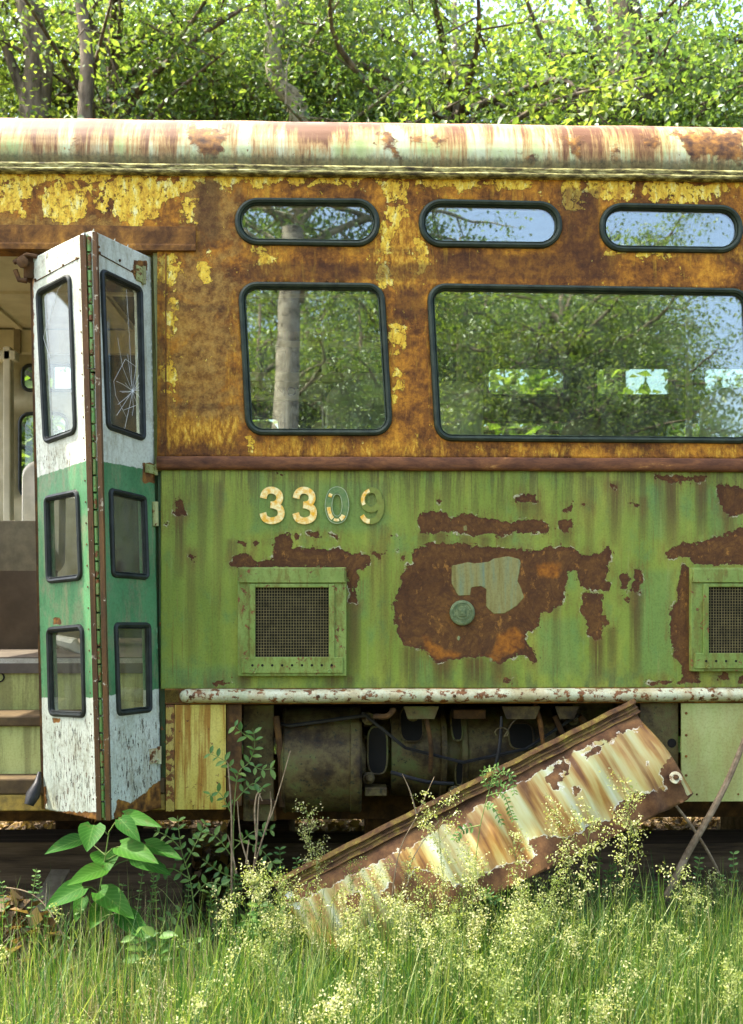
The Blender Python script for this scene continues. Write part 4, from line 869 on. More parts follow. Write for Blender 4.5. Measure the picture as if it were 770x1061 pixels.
# seats: back and cushion
def seat_at(px0, px1, pytop, y, mat, depth=.09, lean=.08):
    a, b_ = U(px0, pytop, y), U(px1, pytop, y); w = b_[0]-a[0]; zt = a[2]
    base = rounded([np.array(q) for q in ((a[0], zFL+.35), (b_[0], zFL+.35), (b_[0], zt), (a[0], zt))], min(.11, w*.35), 6)
    mb = MB()
    for k, (dy, sc) in enumerate(((0, .93), (.02, 1), (depth, 1), (depth+.02, .93))): pass
    c = np.mean(base, 0); V = []; m = len(base)
    for dy, sc in ((0, .90), (.012, .975), (.03, 1), (depth, 1), (depth+.015, .95)):
        for q in base: qq = c+(q-c)*sc; V.append((qq[0], y+dy+lean*(qq[1]-zFL)*.4, qq[1]))
    fs = [(i*m+k, i*m+(k+1) % m, (i+1)*m+(k+1) % m, (i+1)*m+k) for i in range(4) for k in range(m)]+[tuple(range(m-1, -1, -1)), tuple(4*m+k for k in range(m))]
    mb.add(V, fs); s = mb.build('seat', mat, car, True)
    mb = MB(); mb.box((a[0], y-.40, zFL+.36), (b_[0], y, zFL+.47), .03); mb.box((a[0]+.04, y-.3, zFL), (a[0]+.07, y-.05, zFL+.36)); mb.box((b_[0]-.07, y-.3, zFL), (b_[0]-.04, y-.05, zFL+.36)); mb.build('cushion', mat, s)
seat_at(337, 415, 390, .75, M['seat']); seat_at(445, 503, 391, .75, M['seat']); seat_at(252, 288, 434, 1.9, M['seat']); seat_at(320, 360, 434, 1.95, M['seat'])
seat_at(735, 800, 398, .9, M['seat']); seat_at(585, 640, 432, 1.9, M['seat']); seat_at(20, 62, 476, 1.6, M['seatw'])
# dashboard junk seen through the lower door glass
MB().tube([U(52, 672, .6), U(60, 664, .62), U(76, 668, .6), U(84, 676, .6)], [.01, .025, .03, .01], 8).build('crumpled_cloth', M['seatw'], car, True)
# steps
mb = MB(); mb.box((DX0+.1, .30, Z(682, .3)-.02), (X(171), .34, Z(682, .3)+.004), .003); mb.build('floor_edge', M['steel'], car)
mb = MB(); mb.box((DX0+.1, .31, .90), (X(171), .33, zFL-.03)); r1 = mb.build('step_riser', M['riser'], car)
mb = MB(); mb.box((DX0+.1, .085, .868), (X(171), .31, .905), .006); mb.build('step_tread', M['tread'], car)
mb = MB(); mb.box((DX0+.1, .10, .70), (X(171), .12, .868)); mb.build('step_riser', M['riser'], car)
mb = MB(); mb.box((DX0+.1, .0, .645), (X(171), .10, .70), .006); mb.build('step_tread', M['tread'], car)
mb = MB(); mb.box((DX0+.1, .004, .588), (X(171), .09, .644), .004); mb.build('step_edge', M['yedge'], car)
textmesh('lettering', 'D', .055, U(-6, 707, .3085), M['black'], r1)
bpy.data.objects.remove(to_)
MB().box((DX1-.02, .09, .60), (DX1+.02, .6, 2.5)).build('stepwell_wall', M['cream'], car)

# ------------------------------------------------------------------ underside
yc = .32
def cyl(name, px0, px1, cy_, cz, prof, mat, n=40):
    x0, x1 = X(px0, cy_-.15), X(px1, cy_-.15); return MB().lathe((x0, cy_, cz), (1, 0, 0), [(d*(x1-x0), r) for d, r in prof], n).build(name, mat, car, True)
cz = Z(786, .2)
dr = cyl('drive_drum', 290, 375, .27, cz-.012, [(0, .17), (.02, .19), (.05, .197), (.06, .192), (.86, .192), (.865, .199), (.97, .199), (1, .19), (1.0, .12), (1.05, .11)], M['motor'])
mt = cyl('motor_housing', 384, 596, yc+.02, cz+.01, [(0, .10), (.0, .145), (.03, .15), (.031, .135), (.10, .135), (.102, .168), (.13, .170), (.34, .168), (.345, .182), (.37, .182), (.375, .150), (.44, .146), (.445, .176), (.47, .176), (.48, .164), (.84, .162), (.845, .184), (.90, .184), (.905, .15), (.95, .15), (.96, .17), (1, .17)], M['motor'])
mb = MB()
for px, py in ((381, 745), (381, 806), (427, 741), (470, 820), (592, 745)): mb.lathe(U(px, py, .15), (.2, -1, .1), [(0, .022), (.02, .022), (.022, .015), (.035, .014), (.04, .008)], 12)
for t_ in np.linspace(1.9, 4.3, 7):
    for xx in (X(455, .17), X(570, .17), X(378, .1)):
        mb.lathe((xx+.012, yc+.02+.150*math.cos(t_), cz+.01+.150*math.sin(t_)), (1, 0, 0), [(-.012, .011), (.012, .011), (.014, .006)], 6)
mb.build_each('bolt', M['motor'], mt, True)
for (pa_, pb_, r_) in (((388, 742, .05), (408, 735, .05), .010), ((520, 742, .09), (505, 815, .12), .006), ((440, 735, .08), (446, 800, .12), .008), ((405, 800, .13), (470, 812, .14), .007), ((575, 742, .1), (590, 790, .16), .010), ((286, 742, .1), (292, 835, .14), .012)):
    A_, B_ = U(*pa_), U(*pb_); MB().tube(spline([A_, (A_+B_)/2+np.array([.01, -.02, -.01]), B_], 5), r_, 8).build('pipe', M['rustd'] if r_ > .0075 else M['rubber'], car, True)
MB().box(U(470, 745, .11), U(500, 733, .2), .003).build('mounting_lug', M['rustd'], car)
MB().box(U(378, 825, .12), U(400, 812, .2), .003).build('mounting_lug', M['motor'], car)
MB().box(U(545, 815, .15), U(600, 800, .25), .003).build('mounting_lug', M['rustd'], car)
# inspection openings: flat black plates with rims, the shade inside painted on
for px, py, w, h in ((427, 752, .042, .075), (474, 752, .02, .07), (540, 763, .045, .05), (391, 777, .036, .085), (476, 800, .014, .05)):
    c = U(px, py, .18); x_ = c[0]; dz = c[2]-(cz+.01); yy = yc+.02-math.sqrt(max(.0, .172**2-dz*dz))
    nrm = Vector((0, yy-(yc+.02), dz)).normalized(); u = Vector((1, 0, 0)); v_ = nrm.cross(u)
    ring = [Vector((x_, yy, c[2]))+u*abs(math.cos(t))**.6*(1 if math.cos(t) > 0 else -1)*w+v_*abs(math.sin(t))**.6*(1 if math.sin(t) > 0 else -1)*h for t in np.linspace(0, 2*math.pi, 22)[:-1]]
    MB().prism([tuple(p) for p in ring], nrm*.004).build('opening', M['black'], mt)
    MB().tube([tuple(p+nrm*.004) for p in ring], .0035, 6, closed=True).build('opening_rim', M['motor'], mt, True)
mb = MB()
for px0, px1 in ((418, 455), (520, 560), (575, 600)): mb.hexa([U(px0+5, 745, .05), U(px1-5, 745, .05), U(px1-5, 745, .2), U(px0+5, 745, .2), U(px0, 732, .05), U(px1, 732, .05), U(px1, 732, .2), U(px0, 732, .2)])
mb.build_each('hanger_bracket', M['motor'], car)
MB().tube([U(555, 730, .1), U(560, 750, .08), U(563, 772, .08)], [.008, .01, .007], 8).build('pipe', M['rust'], car, True)
MB().tube([U(513, 762, .06)]+[U(520+7*math.cos(t), 759+5*math.sin(t), .06) for t in np.linspace(2.4, 7.5, 12)]+[U(530, 750, .06), U(538, 742, .07)], .003, 6).build('wire_hook', M['motor'], car, True)
MB().tube([(XL, .55, .84), (0, .56, .82), (XR, .55, .84)], .03, 8).build('air_pipe', M['rustd'], car, True)
MB().tube([U(375, 738, .1), U(420, 775, .12), U(480, 790, .11), U(545, 776, .12), U(600, 740, .1)], .006, 6).build('cable', M['rubber'], car, True)
MB().tube([U(250, 742, .2), U(300, 752, .12), U(380, 741, .1)], .007, 6).build('cable', M['rubber'], car, True)
MB().tube([U(280, 735, .15), U(281, 800, .14), U(284, 850, .16)], .009, 8).build('pipe', M['rust'], car, True)
MB().tube([U(600, 742, .12), U(625, 770, .14), U(640, 812, .16)], .012, 8).build('pipe', M['rustd'], car, True)
MB().box(U(252, 851, .12), U(284, 730, .14), .003).build('hanging_plate', M['motor'], car)
MB().box(U(258, 834, .1), U(285, 828, .12), .002).build('plate_flange', M['rustd'], car)
mb = MB(); mb.box((XL, .9, .72), (XR, 1.0, 1.02)); mb.box((XL, 1.5, .72), (XR, 1.6, 1.02)); mb.box((X(290), .6, .66), (X(600), .8, 1.02), .01); mb.build_each('underframe_beam', M['rustd'], car)
MB().box((XL, .50, .45), (XR, .56, .70), .005).build('dark_gap_beam', M['rustd'], car)  # added beam, a dark strip standing in for shade below the skirt
mb = MB(); mb.box((X(385), .9, .2), (X(660), 1.2, .6), .01)
mb.box((X(60, 1.), .95, .22), (X(140, 1.), 1.2, .6), .01); mb.build_each('underfloor_box', M['rustd'], car)  # added dark boxes hiding the sunlit ground behind, in place of shade
mb = MB(); mb.box((X(610), .25, .62), (X(660), .6, 1.0), .01); mb.box((X(640, .2), .15, .66), (X(690, .2), .25, .95), .01); mb.build_each('underfloor_box', M['motor'], car)
MB().box((X(-190), .12, .56), (X(172), .5, .60), .003).build('stepwell_floor', M['rustd'], car)
# sub-structure standing on the timbers (wheelset shapes behind)
for i, xw in enumerate((-2.1, 2.3)):
    mb = MB()
    for y in (.5, 2.0): mb.lathe((xw, y, .52), (0, 1, 0), [(0, .30), (.02, .33), (.10, .33), (.105, .36), (.13, .36), (.14, .2)], 32)
    mb.tube([(xw, .5, .52), (xw, 2.1, .52)], .06, 12); mb.build('wheel_set', M['rustd'], car, True)

# ------------------------------------------------------------------ fallen skirt panel
fpo = U(655, 731, -.055); fpb = U(285, 918, -.30); fpr = U(718, 822, -.19)
ff = frame_from(fpo, fpb, fpr)
fall = thing('fallen_skirt_panel', (float(fpb[0]*.5+fpo[0]*.5), -.3, 0), 'long cream and rust skirt panel hanging diagonally into the grass', 'metal panel')
crF = lambda *p: crop(420, 715, 2.406, p)
frust = [[(700,785),(690,787),(683,800),(689,818),(674,822),(662,818),(640,835),(635,848),(612,856),(600,862),(583,868),(560,865),(549,870),(555,885),(545,893),(525,895),(500,905),(470,920),(450,905),(430,900),(420,925),(438,950),(410,975),(400,1010),(430,1030),(600,960),(760,850),(730,800)],
    crF((440,165),(445,155),(478,142),(500,112),(515,118),(500,140),(478,158),(455,172)), crF((350,200),(395,170),(410,190),(400,215),(385,205),(390,250),(365,255),(355,230)), crF((415,240),(430,238),(428,262),(418,258)), crF((120,310),(150,300),(150,330),(125,350)),
    [(285, 915), (655, 732), (668, 752), (640, 762), (600, 778), (560, 800), (500, 832), (420, 878), (380, 898), (300, 938)],
    [(395, 925), (405, 918), (412, 935), (398, 940)], [(358, 930), (372, 925), (375, 945), (360, 948)], [(300, 925), (318, 918), (310, 935)], crF((600,180),(612,175),(606,200))]
fwhite = [[(704, 806), (709, 803), (716, 812), (720, 822), (712, 824), (704, 812)]]
out = P2(ff, [(655, 731), (663, 748), (719, 822), (712, 829), (560, 905), (343, 1010), (285, 918)])
def flute(q):
    x, z = q[:, 0], q[:, 1]; s = np.clip((np.abs(z)-.05)/.12, 0, 1)
    return s*(.0085*np.sin(x*52+np.sin(x*9)*1.5)+.004*np.sin(x*97+2))+.006*np.sin(x*6+z*9)+.004*np.sin(x*17-z*23)+.03*np.sin(np.clip(np.abs(z)/.36, 0, 1)*math.pi)*1.0
sheet = panel('panel_sheet', ff, out, [], .009, M['fallen'], fall, dict(rust=lambda p: np.where(sdf(p, fwhite[0]) > 0, -5, msdf(p, frust))), thick=.005, disp=flute, extra=dict(along=lambda q: q[:, 0], across=lambda q: q[:, 1]))
e1, e2, nn_ = ff[1], ff[2], ff[3]; L = np.linalg.norm(fpb-fpo)
sgn = 1 if (fpr-fpo)@e2 > 0 else -1
def fp(a, b, d): return ff[0]+e1*a+e2*sgn*b+nn_*d
mb = MB()
def fbar(b0, b1, d0, d1, a0=-.005, a1=L, jag_=.0):
    n = 26; V = []
    for i in range(n+1):
        a = a0+(a1-a0)*i/n; j = jag_*math.sin(i*2.3)
        for b_, d_ in ((b0, d0), (b1, d0), (b1, d1), (b0, d1)): V.append(fp(a, b_+j, d_+j*.5))
    mb.add(V, [(i*4+k, i*4+(k+1) % 4, i*4+4+(k+1) % 4, i*4+4+k) for i in range(n) for k in range(4)]+[(0, 1, 2, 3), (n*4+3, n*4+2, n*4+1, n*4)])
fbar(-.012, .004, -.03, .035, jag_=.0012); fbar(.004, .034, .008, .016, jag_=.0012); fbar(.014, .019, .016, .023, jag_=.0018); fbar(.031, .036, .016, .022, jag_=.002)
mb.build('top_channel', M['chan'], fall)
w = UP(700, 806, ff[0]+nn_*.038, nn_)
MB().lathe(w, nn_, [(0, .021), (.004, .021), (.005, .018), (.005, .011), (.003, .010)], 20, ref=(0, 1, .2)).build('washer', M['rail'], fall, True)
MB().lathe(w+nn_*.003, nn_, [(0, .009), (.006, .009), (.008, .005)], 6, ref=(0, 1, .2)).build('bolt_head', M['rustd'], fall)

# ------------------------------------------------------------------ ground, timbers
def gz(x, y):
    return .02*np.sin(x*1.3+y)+.015*np.sin(x*3.1-y*2.2)+np.where(np.abs(y) > 20, 0, 0)
g = np.concatenate([-np.geomspace(400, 6, 16), np.linspace(-5, 8, 60), np.geomspace(9, 400, 18)])
gx_, gy_ = np.meshgrid(g, g); GV = np.stack([gx_, gy_, gz(gx_, gy_)], -1).reshape(-1, 3); k = len(g)
GQ = np.array([(i*k+j, i*k+j+1, (i+1)*k+j+1, (i+1)*k+j) for i in range(k-1) for j in range(k-1)])
o = bpy.data.objects.new('ground', fast_mesh('ground', GV, GQ, M['ground'], smooth=True)); C.objects.link(o); tag(o, 'leaf strewn earth under and around the old railcar', kind='structure')
def timber(p0, p1, w, h, label, name='timber_beam'):
    p0, p1 = Vector(p0), Vector(p1); t = thing(name, ((p0+p1)/2).to_tuple()[:2]+(0,), label, 'timber')
    d = (p1-p0).normalized(); s = d.cross(Vector((0, 0, 1))).normalized()*w/2; u = Vector((0, 0, h))
    MB().hexa([p0-s, p0+s, p1+s, p1-s, p0-s+u, p0+s+u, p1+s+u, p1-s+u]).build('beam', M['wood'], t)
    return t
timber((-2.6, .62, .02), (-.62, .60, .02), .24, .35, 'dark horizontal timber on the ground beneath the doorway, left end of the car')
timber((-.45, 1.05, 0), (.95, 1.0, 0), .24, .26, 'dark timber lying on the ground below the drum and the motor')
timber((.70, .50, .02), (2.6, .55, .02), .24, .35, 'dark horizontal timber lying behind the grass under the right end of the car')
for x in (-2.2, -.4, 2.2):
    t = thing('timber_block', (x, 1.7, 0), {-2.2: 'stacked timber block under the far side behind the doorway', -.4: 'stacked timber block in shadow behind the hanging plate', 2.2: 'stacked timber block in shadow at the right end'}[x], 'timber')
    mb = MB(); mb.box((x-.15, 1.4, 0), (x+.15, 2.0, .24), .01); mb.box((x-.3, 1.55, .24), (x+.3, 1.8, .48), .01); mb.build_each('blocks', M['wood'], t)
a, b_ = U(40, 945, .12), U(62, 905, .35)
t = thing('wooden_board', (float(a[0]), float(a[1]), 0), 'short weathered board leaning on the beam left of the broad leaved weed', 'board')
d = (b_-a)/np.linalg.norm(b_-a); a2 = a-d*.25; sx = np.array([.035, 0, 0]); th_ = np.array([0, .012, .012])
MB().hexa([a2-sx, a2+sx, b_+sx, b_-sx, a2-sx+th_, a2+sx+th_, b_+sx+th_, b_-sx+th_]).build('plank', mat_plain('grey_board', (.13, .10, .06), (.22, .18, .12), 20), t)

# ------------------------------------------------------------------ foliage helpers
def unit(v): return v/(np.linalg.norm(v, axis=-1, keepdims=True)+1e-9)
def leaf_quads(P, size, up=.35, asp=.55, dirs=None, nb=None):
    """rhombic, slightly folded leaves: V(4N,3), Q(2N,3)"""
    n = len(P); d = unit(rng.normal(size=(n, 3))) if dirs is None else unit(dirs)
    nn = unit(rng.normal(size=(n, 3))+np.array([0, 0, up*2])) if nb is None else unit(nb*1.7+rng.normal(size=(n, 3))*.55); s = unit(np.cross(d, nn)); nn = np.cross(s, d)
    L = (size*rng.uniform(.6, 1.25, n))[:, None]; w = L*asp/2
    a = P; t = P+d*L-nn*L*.12; l = P+d*L*.45+s*w+nn*L*.08; r = P+d*L*.45-s*w+nn*L*.08
    V = np.stack([a, l, t, r], 1).reshape(-1, 3); b = np.arange(n)[:, None]*4
    Q = np.concatenate([b+np.array([0, 1, 2]), b+np.array([0, 2, 3])], 1).reshape(-1, 3)
    return V, Q
def crown(name, n, rad, hgt, mat, leafsize, seed, nbr=34, spread=.42, low=0.0):
    """limbs and clumps of leaves, origin at the crown's foot; returns (leaf mesh, limb mesh builder data)"""
    r = np.random.default_rng(seed); mb = MB(); tips = []
    for i in range(nbr):
        t = (i+.5)/nbr; z0 = hgt*(.02+.55*t); az = i*2.4+r.uniform(-.4, .4); R0 = rad*(1.0-.55*abs(t-.35))*r.uniform(.6, 1.1)
        z1 = z0+hgt*r.uniform(.05, .35)-low*r.uniform(0, 1)
        p0 = np.array([0, 0, z0]); p3 = np.array([R0*math.cos(az), R0*math.sin(az), z1])
        md = (p0+p3)/2+r.normal(size=3)*.25*np.array([1, 1, .5])+np.array([0, 0, .2])
        path = spline([p0, md, p3], 5); mb.tube(path, list(np.linspace(.055, .012, len(path))), 5, caps=False)
        for k in range(7):
            q = path[r.integers(4, len(path))]; e = q+r.normal(size=3)*np.array([.5, .5, .35])*rad*.28; mb.tube([q, (q+e)/2+r.normal(size=3)*.06, e], [.014, .010, .004], 4, caps=False); tips.append(e); tips.append((q+e)/2)
        tips.append(p3)
    mb.tube([(0, 0, -.1), (.05, .03, hgt*.35), (0, .0, hgt*.8)], [.10, .07, .02], 7)
    tips = np.array(tips); w = r.uniform(.3, 1.6, len(tips)); w /= w.sum(); idx = r.choice(len(tips), n, p=w)
    tn = unit(r.normal(size=(len(tips), 3))*.38+np.array([0, 0, 1.0])+unit(tips*np.array([1, 1, 0]))*.35); ti = tn[idx]
    off = r.normal(size=(n, 3))*spread; off -= ti*((off*ti).sum(1)*.84)[:, None]; off[:, 2] -= .35*(off[:, :2]**2).sum(1)
    P = tips[idx]+off*r.uniform(.6, 1.25, len(tips))[idx][:, None]
    V, Q = leaf_quads(P, leafsize*r.uniform(.7, 1.35, len(tips))[idx], .6, nb=ti, asp=.62)
    clump = r.uniform(0, 1, len(tips))[idx]; rn = np.clip(clump*.62+r.uniform(0, 1, n)*.38, 0, 1)
    return fast_mesh(name, V, Q, mat, np.repeat(rn, 2)), (mb.v, mb.f)
crowns = [crown('crown', 23000, 2.9, 6.2, M['leaf'], .078, 11, low=1.5), crown('crown', 23000, 2.7, 6.0, M['leaf2'], .074, 22, low=1.2), crown('crown', 17000, 2.5, 5.6, M['leaf'], .078, 33, low=.8)]
limbmesh = {}
def tree(x, y, foot, cr_i, label, trunk=None, rot=0.0, sc=1.0, group='trees behind the car', bark='bark', extra=None, name='tree', r0=.16, back=0.0):
    t = thing(name, (x, y, 0), label, 'tree', group); me, lim = crowns[cr_i]
    if trunk is None: trunk = [(0, 0, -.1), (.1*math.sin(x*3), .08, foot*.5), (0, 0, foot+.3)]
    P = spline([np.array(p)+np.array([x, y, 0]) for p in trunk], 8)
    mb = MB(); mb.tube(P, list(np.linspace(r0*1.15, r0*.6, len(P))), 10)
    for br in (extra or []):
        Q = spline([np.array(p)+np.array([x, y, 0]) for p in br[0]], 6); mb.tube(Q, list(np.linspace(br[1], br[1]*.4, len(Q))), 7)
    mb.build('trunk', M[bark], t, True)
    top = trunk[-1] if trunk[-1][2] > foot else (0, 0, foot)
    def put(me_, nm):
        o = bpy.data.objects.new(nm, me_); C.objects.link(o); o.parent = t; o.location = (top[0]*.6, top[1]*.6+back, foot); o.rotation_euler = (0, 0, rot); o.scale = (sc,)*3
    put(me, 'crown')
    key = (cr_i, bark)
    if key not in limbmesh:
        m2 = bpy.data.meshes.new('limbs'); m2.from_pydata(lim[0], [], lim[1]); m2.materials.append(M[bark]); m2.polygons.foreach_set('use_smooth', [True]*len(m2.polygons)); m2.update(); limbmesh[key] = m2
    put(limbmesh[key], 'limbs')
    return t
def TX(px, y): return float(U(px, 625, y)[0])
def rel(pts, y, x0, y0=None):
    out = []
    for px, py in pts:
        p = U(px, py, y); out.append((p[0]-x0, 0.0, p[2]))
    return out
# visible trunks traced at their own distance
def back_tree(px, y, pts, **k):
    x = TX(px, y); tr = rel(pts, y, x); tr = [(tr[0][0], 0, -.1)]+tr
    k['extra'] = [(rel(b[0], y, x), b[1]) for b in k.get('extra', [])]
    k.setdefault('back', 1.5); return tree(x, y, trunk=tr, **k)
back_tree(40, 8.5, [(38, 300), (36, 125), (40, 60), (28, 0), (20, -60)], foot=4.6, cr_i=0, label='tree with a forked trunk rising behind the roof at the far left', r0=.19, extra=[([(36, 125), (22, 90), (8, 55), (0, 30)], .09), ([(38, 120), (50, 70), (42, 20), (40, -30)], .08)], rot=.3)
back_tree(87, 7.5, [(88, 300), (88, 125), (90, 60), (84, 0), (80, -60)], foot=5.2, cr_i=2, label='slim straight dark trunk rising above the door, behind the roof', r0=.085, rot=1.4, sc=.9)
back_tree(120, 10.5, [(118, 300), (120, 130), (122, 60), (116, 0), (112, -60)], foot=6.2, cr_i=1, label='thin tree between the slim dark trunk and the pale crooked one', r0=.10, extra=[([(121, 95), (108, 60), (95, 40)], .03), ([(118, 50), (150, 20), (190, 8)], .03)], rot=2.2)
back_tree(300, 9.0, [(330, 300), (312, 125), (290, 90), (282, 50), (290, 20), (296, -20), (285, -70)], foot=5.6, cr_i=1, label='pale crooked trunk leaning left above the first upper window', bark='barkp', r0=.125, extra=[([(284, 45), (276, 20), (270, -10)], .045), ([(290, 18), (310, 2), (330, -10)], .04)], rot=.9)
back_tree(333, 11.5, [(325, 300), (326, 110), (329, 70), (333, 20), (336, -40)], foot=6.6, cr_i=0, label='short stretch of brown trunk just right of the pale crooked one', r0=.10, rot=3.9)
back_tree(640, 10.0, [(628, 300), (632, 130), (640, 90), (655, 50), (648, 0), (640, -60)], foot=5.0, cr_i=1, label='large dark tree with spreading bare limbs behind the roof at the right', r0=.24, rot=4.6, sc=1.1, back=.5,
    extra=[([(640, 90), (670, 95), (710, 80), (750, 85)], .09), ([(640, 100), (660, 75), (700, 60), (735, 65)], .07), ([(648, 90), (690, 98), (720, 75), (700, 55)], .05), ([(650, 120), (690, 85), (740, 50), (790, 40)], .06), ([(645, 60), (620, 30), (600, 0)], .06)])
for i, (px, y, ft, ci, rt, lb) in enumerate((
    (470, 9.5, 4.2, 0, 5.2, 'leafy tree whose crown fills the gap above the second upper window'), (560, 13.0, 5.0, 2, .5, 'yellow green tree further back left of the large dark tree'),
    (200, 13.5, 5.5, 2, 2.9, 'bright tree further back between the thin tree and the pale trunk'), (780, 12.0, 5.0, 0, 1.1, 'green tree beyond the right end of the roof'),
    (-60, 12.5, 4.6, 1, 3.3, 'shaded tree beyond the left edge of the roof'), (405, 15.5, 6.0, 1, 4.0, 'distant tree behind the leafy gap right of the pale trunk'), (700, 12.5, 5.6, 1, 2.7, 'tree in the second row right of the large dark tree'), (640, 15.0, 6.6, 0, 5.5, 'tree in the third row directly behind the large dark tree'), (250, 11.0, 5.2, 1, 4.4, 'tree in the second row left of the pale crooked trunk'), (900, 9.0, 4.0, 1, 2.0, 'tree standing off the right end of the car'), (-230, 9.0, 4.0, 0, 2.6, 'tree standing off the left end of the car'))):
    tree(TX(px, y), y, ft, ci, lb, rot=rt, sc=1.05)
# far shrubs that fill the view through the far windows
bush_me, bush_l = crown('crown', 14000, 1.5, 2.6, M['leaf'], .075, 55, nbr=20, spread=.28, low=.4)
crowns.append((bush_me, bush_l))
for i, (px, y, lb) in enumerate(((60, 6.2, 'bright shrub seen through the doorway windows'), (250, 7.0, 'shrub seen through the first large window'), (420, 6.4, 'shrub seen between the two large windows'), (560, 7.4, 'shrub seen through the oval windows of the far side'), (720, 6.6, 'shrub seen through the far windows near the steel pole'), (-150, 7.2, 'shrub beyond the left end of the car'), (930, 7.0, 'shrub beyond the right end of the car'), (500, 8.3, 'broad shrub behind the left oval windows'), (800, 8.6, 'broad shrub behind the right oval windows'), (610, 6.8, 'near shrub between the oval windows'), (110, 8.0, 'tall shrub behind the folding door'), (650, 9.0, 'taller shrub behind the oval windows'), (330, 9.5, 'taller shrub behind the first large window'))):
    tree(TX(px, y), y, .25, 3, lb, rot=i*1.3, sc=1.15+.25*(i % 3), group='shrubs behind the car', name='shrub', trunk=[(0, 0, -.1), (.03, 0, .2), (0, 0, .5)], r0=.04)
# trees on the photographer's side, mirrored in the glass
fronts = [(-.60, -9.2, 5.6, 1, .4, 'barkp', .20, 'pale trunked tree on the near side, mirrored in the first large window'), (4.0, -11.0, 3.0, 0, 1.7, 'bark', .17, 'tree on the near side, mirrored in the wide window'), (-4.4, -11.5, 3.0, 1, 2.9, 'bark', .2, 'tree on the near side, mirrored at the left'), (5.2, -12.5, 3.0, 1, 3.8, 'bark', .2, 'tree on the near side, mirrored at the right of the wide window'),
    (.9, -15.5, 2.6, 2, 4.9, 'bark', .15, 'tree further off on the near side, mirrored in the oval windows'), (-2.6, -16, 3.2, 2, 5.6, 'bark', .18, 'tree further off on the near side, behind the pale trunk')]
fronts += [(5.0, -15.0, 4.2, 1, 1.9, 'bark', .16, 'near side tree mirrored between the second and third upper windows'), (1.4, -16.0, 4.4, 0, 3.7, 'bark', .16, 'near side tree mirrored left of the second upper window'), (-1.6, -12.5, 2.2, 0, 2.2, 'bark', .16, 'near side tree close behind the pale trunk to its left, mirrored in the first window'), (.35, -13.5, 2.6, 1, 5.1, 'bark', .15, 'near side tree just right of the pale trunk, mirrored in the first window'), (3.0, -14.0, 3.4, 0, .8, 'bark', .17, 'near side tree mirrored in the middle of the wide window'),
    (-3.4, -14, 2.8, 0, 4.4, 'bark', .17, 'near side tree mirrored above the folding door'), (5.6, -15.5, 3.6, 0, 1.3, 'bark', .17, 'near side tree mirrored at the far right of the wide window'), (3.0, -18.5, 4.6, 1, 3.0, 'bark', .2, 'tall near side tree far back, mirrored in the upper oval windows'), (-.9, -18.5, 4.6, 0, .3, 'bark', .2, 'tall near side tree far back, mirrored in the first upper window'), (6.8, -19, 4.8, 0, 2.6, 'bark', .2, 'tall near side tree far back, mirrored in the third upper window')]
for x, y, ft, ci, rt, bk, r0, lb in fronts:
    tree(x, y if x == -.60 else y-2.5, ft, ci, lb, rot=rt, sc=1.0 if y > -17 else 1.25, back=-1.7, group='trees on the near side, mirrored in the glass', bark=bk, r0=r0)
for i, (x, y) in enumerate(((-5.5, -9.5), (-1.8, -13), (3.8, -10.5), (1.0, -13.5), (6.5, -11))):
    tree(x, y, .25, 3, ['shrub on the near side, mirrored low at the left', 'shrub on the near side, mirrored low beside the pale trunk', 'shrub on the near side, mirrored low in the wide window', 'shrub on the near side, mirrored low between the windows', 'shrub on the near side, mirrored low at the right'][i], rot=i*1.9, sc=1.05, group='shrubs on the near side, mirrored in the glass', name='shrub', trunk=[(0, 0, -.1), (.03, 0, .2), (0, 0, .5)], r0=.04)

# ------------------------------------------------------------------ grass
def blades(n, xr, yr, h, w=.0032, lean=.35, seed=1, clump=0, wilt=.5):
    r = np.random.default_rng(seed)
    x = r.uniform(*xr, n); y = r.uniform(*yr, n)
    if clump:
        cx_ = r.uniform(*xr, clump); cy_ = r.uniform(*yr, clump); i = r.integers(0, clump, n); x = cx_[i]+r.normal(size=n)*.05; y = cy_[i]+r.normal(size=n)*.05
    thin = (x > -.42) | (x < -1.9) | (r.uniform(size=n) < .45) | (lean > .95); x, y = x[thin], y[thin]; n = len(x)
    B = np.stack([x, y, gz(x, y)-.01], 1); H = r.uniform(h[0], h[1], n)**1.0; az = r.uniform(0, 2*math.pi, n); D = np.stack([np.cos(az), np.sin(az), 0*az], 1)
    ln = r.uniform(.05, 1, n)**1.3*lean; sd_ = np.stack([-np.sin(az+r.normal(size=n)*.6), np.cos(az), 0*az], 1)
    ts = np.array([0, .35, .68, .9, 1.0]); ws = np.array([1, .9, .65, .35, .05])*w
    V = []
    for t, ww in zip(ts, ws):
        c = B+np.array([0, 0, 1])*(H*t*(1-ln*wilt*t*t))[:, None]+D*(H*ln*t*t)[:, None]
        V += [c-sd_*ww/2*r.uniform(.8, 1.3, n)[:, None], c+sd_*ww/2]
    V = np.stack(V, 1).reshape(-1, 3); b = np.arange(n)[:, None]*10
    Q = np.concatenate([b+np.array([2*i, 2*i+1, 2*i+3, 2*i+2]) for i in range(4)], 1).reshape(-1, 4)
    return V, Q, np.repeat(r.uniform(0, 1, n)**1.2, 4)
def joinm(parts):
    V, Q, Rn, b = [], [], [], 0
    for v, q, r_ in parts: V.append(v); Q.append(q+b); Rn.append(r_); b += len(v)
    return np.concatenate(V), np.concatenate(Q), np.concatenate(Rn)
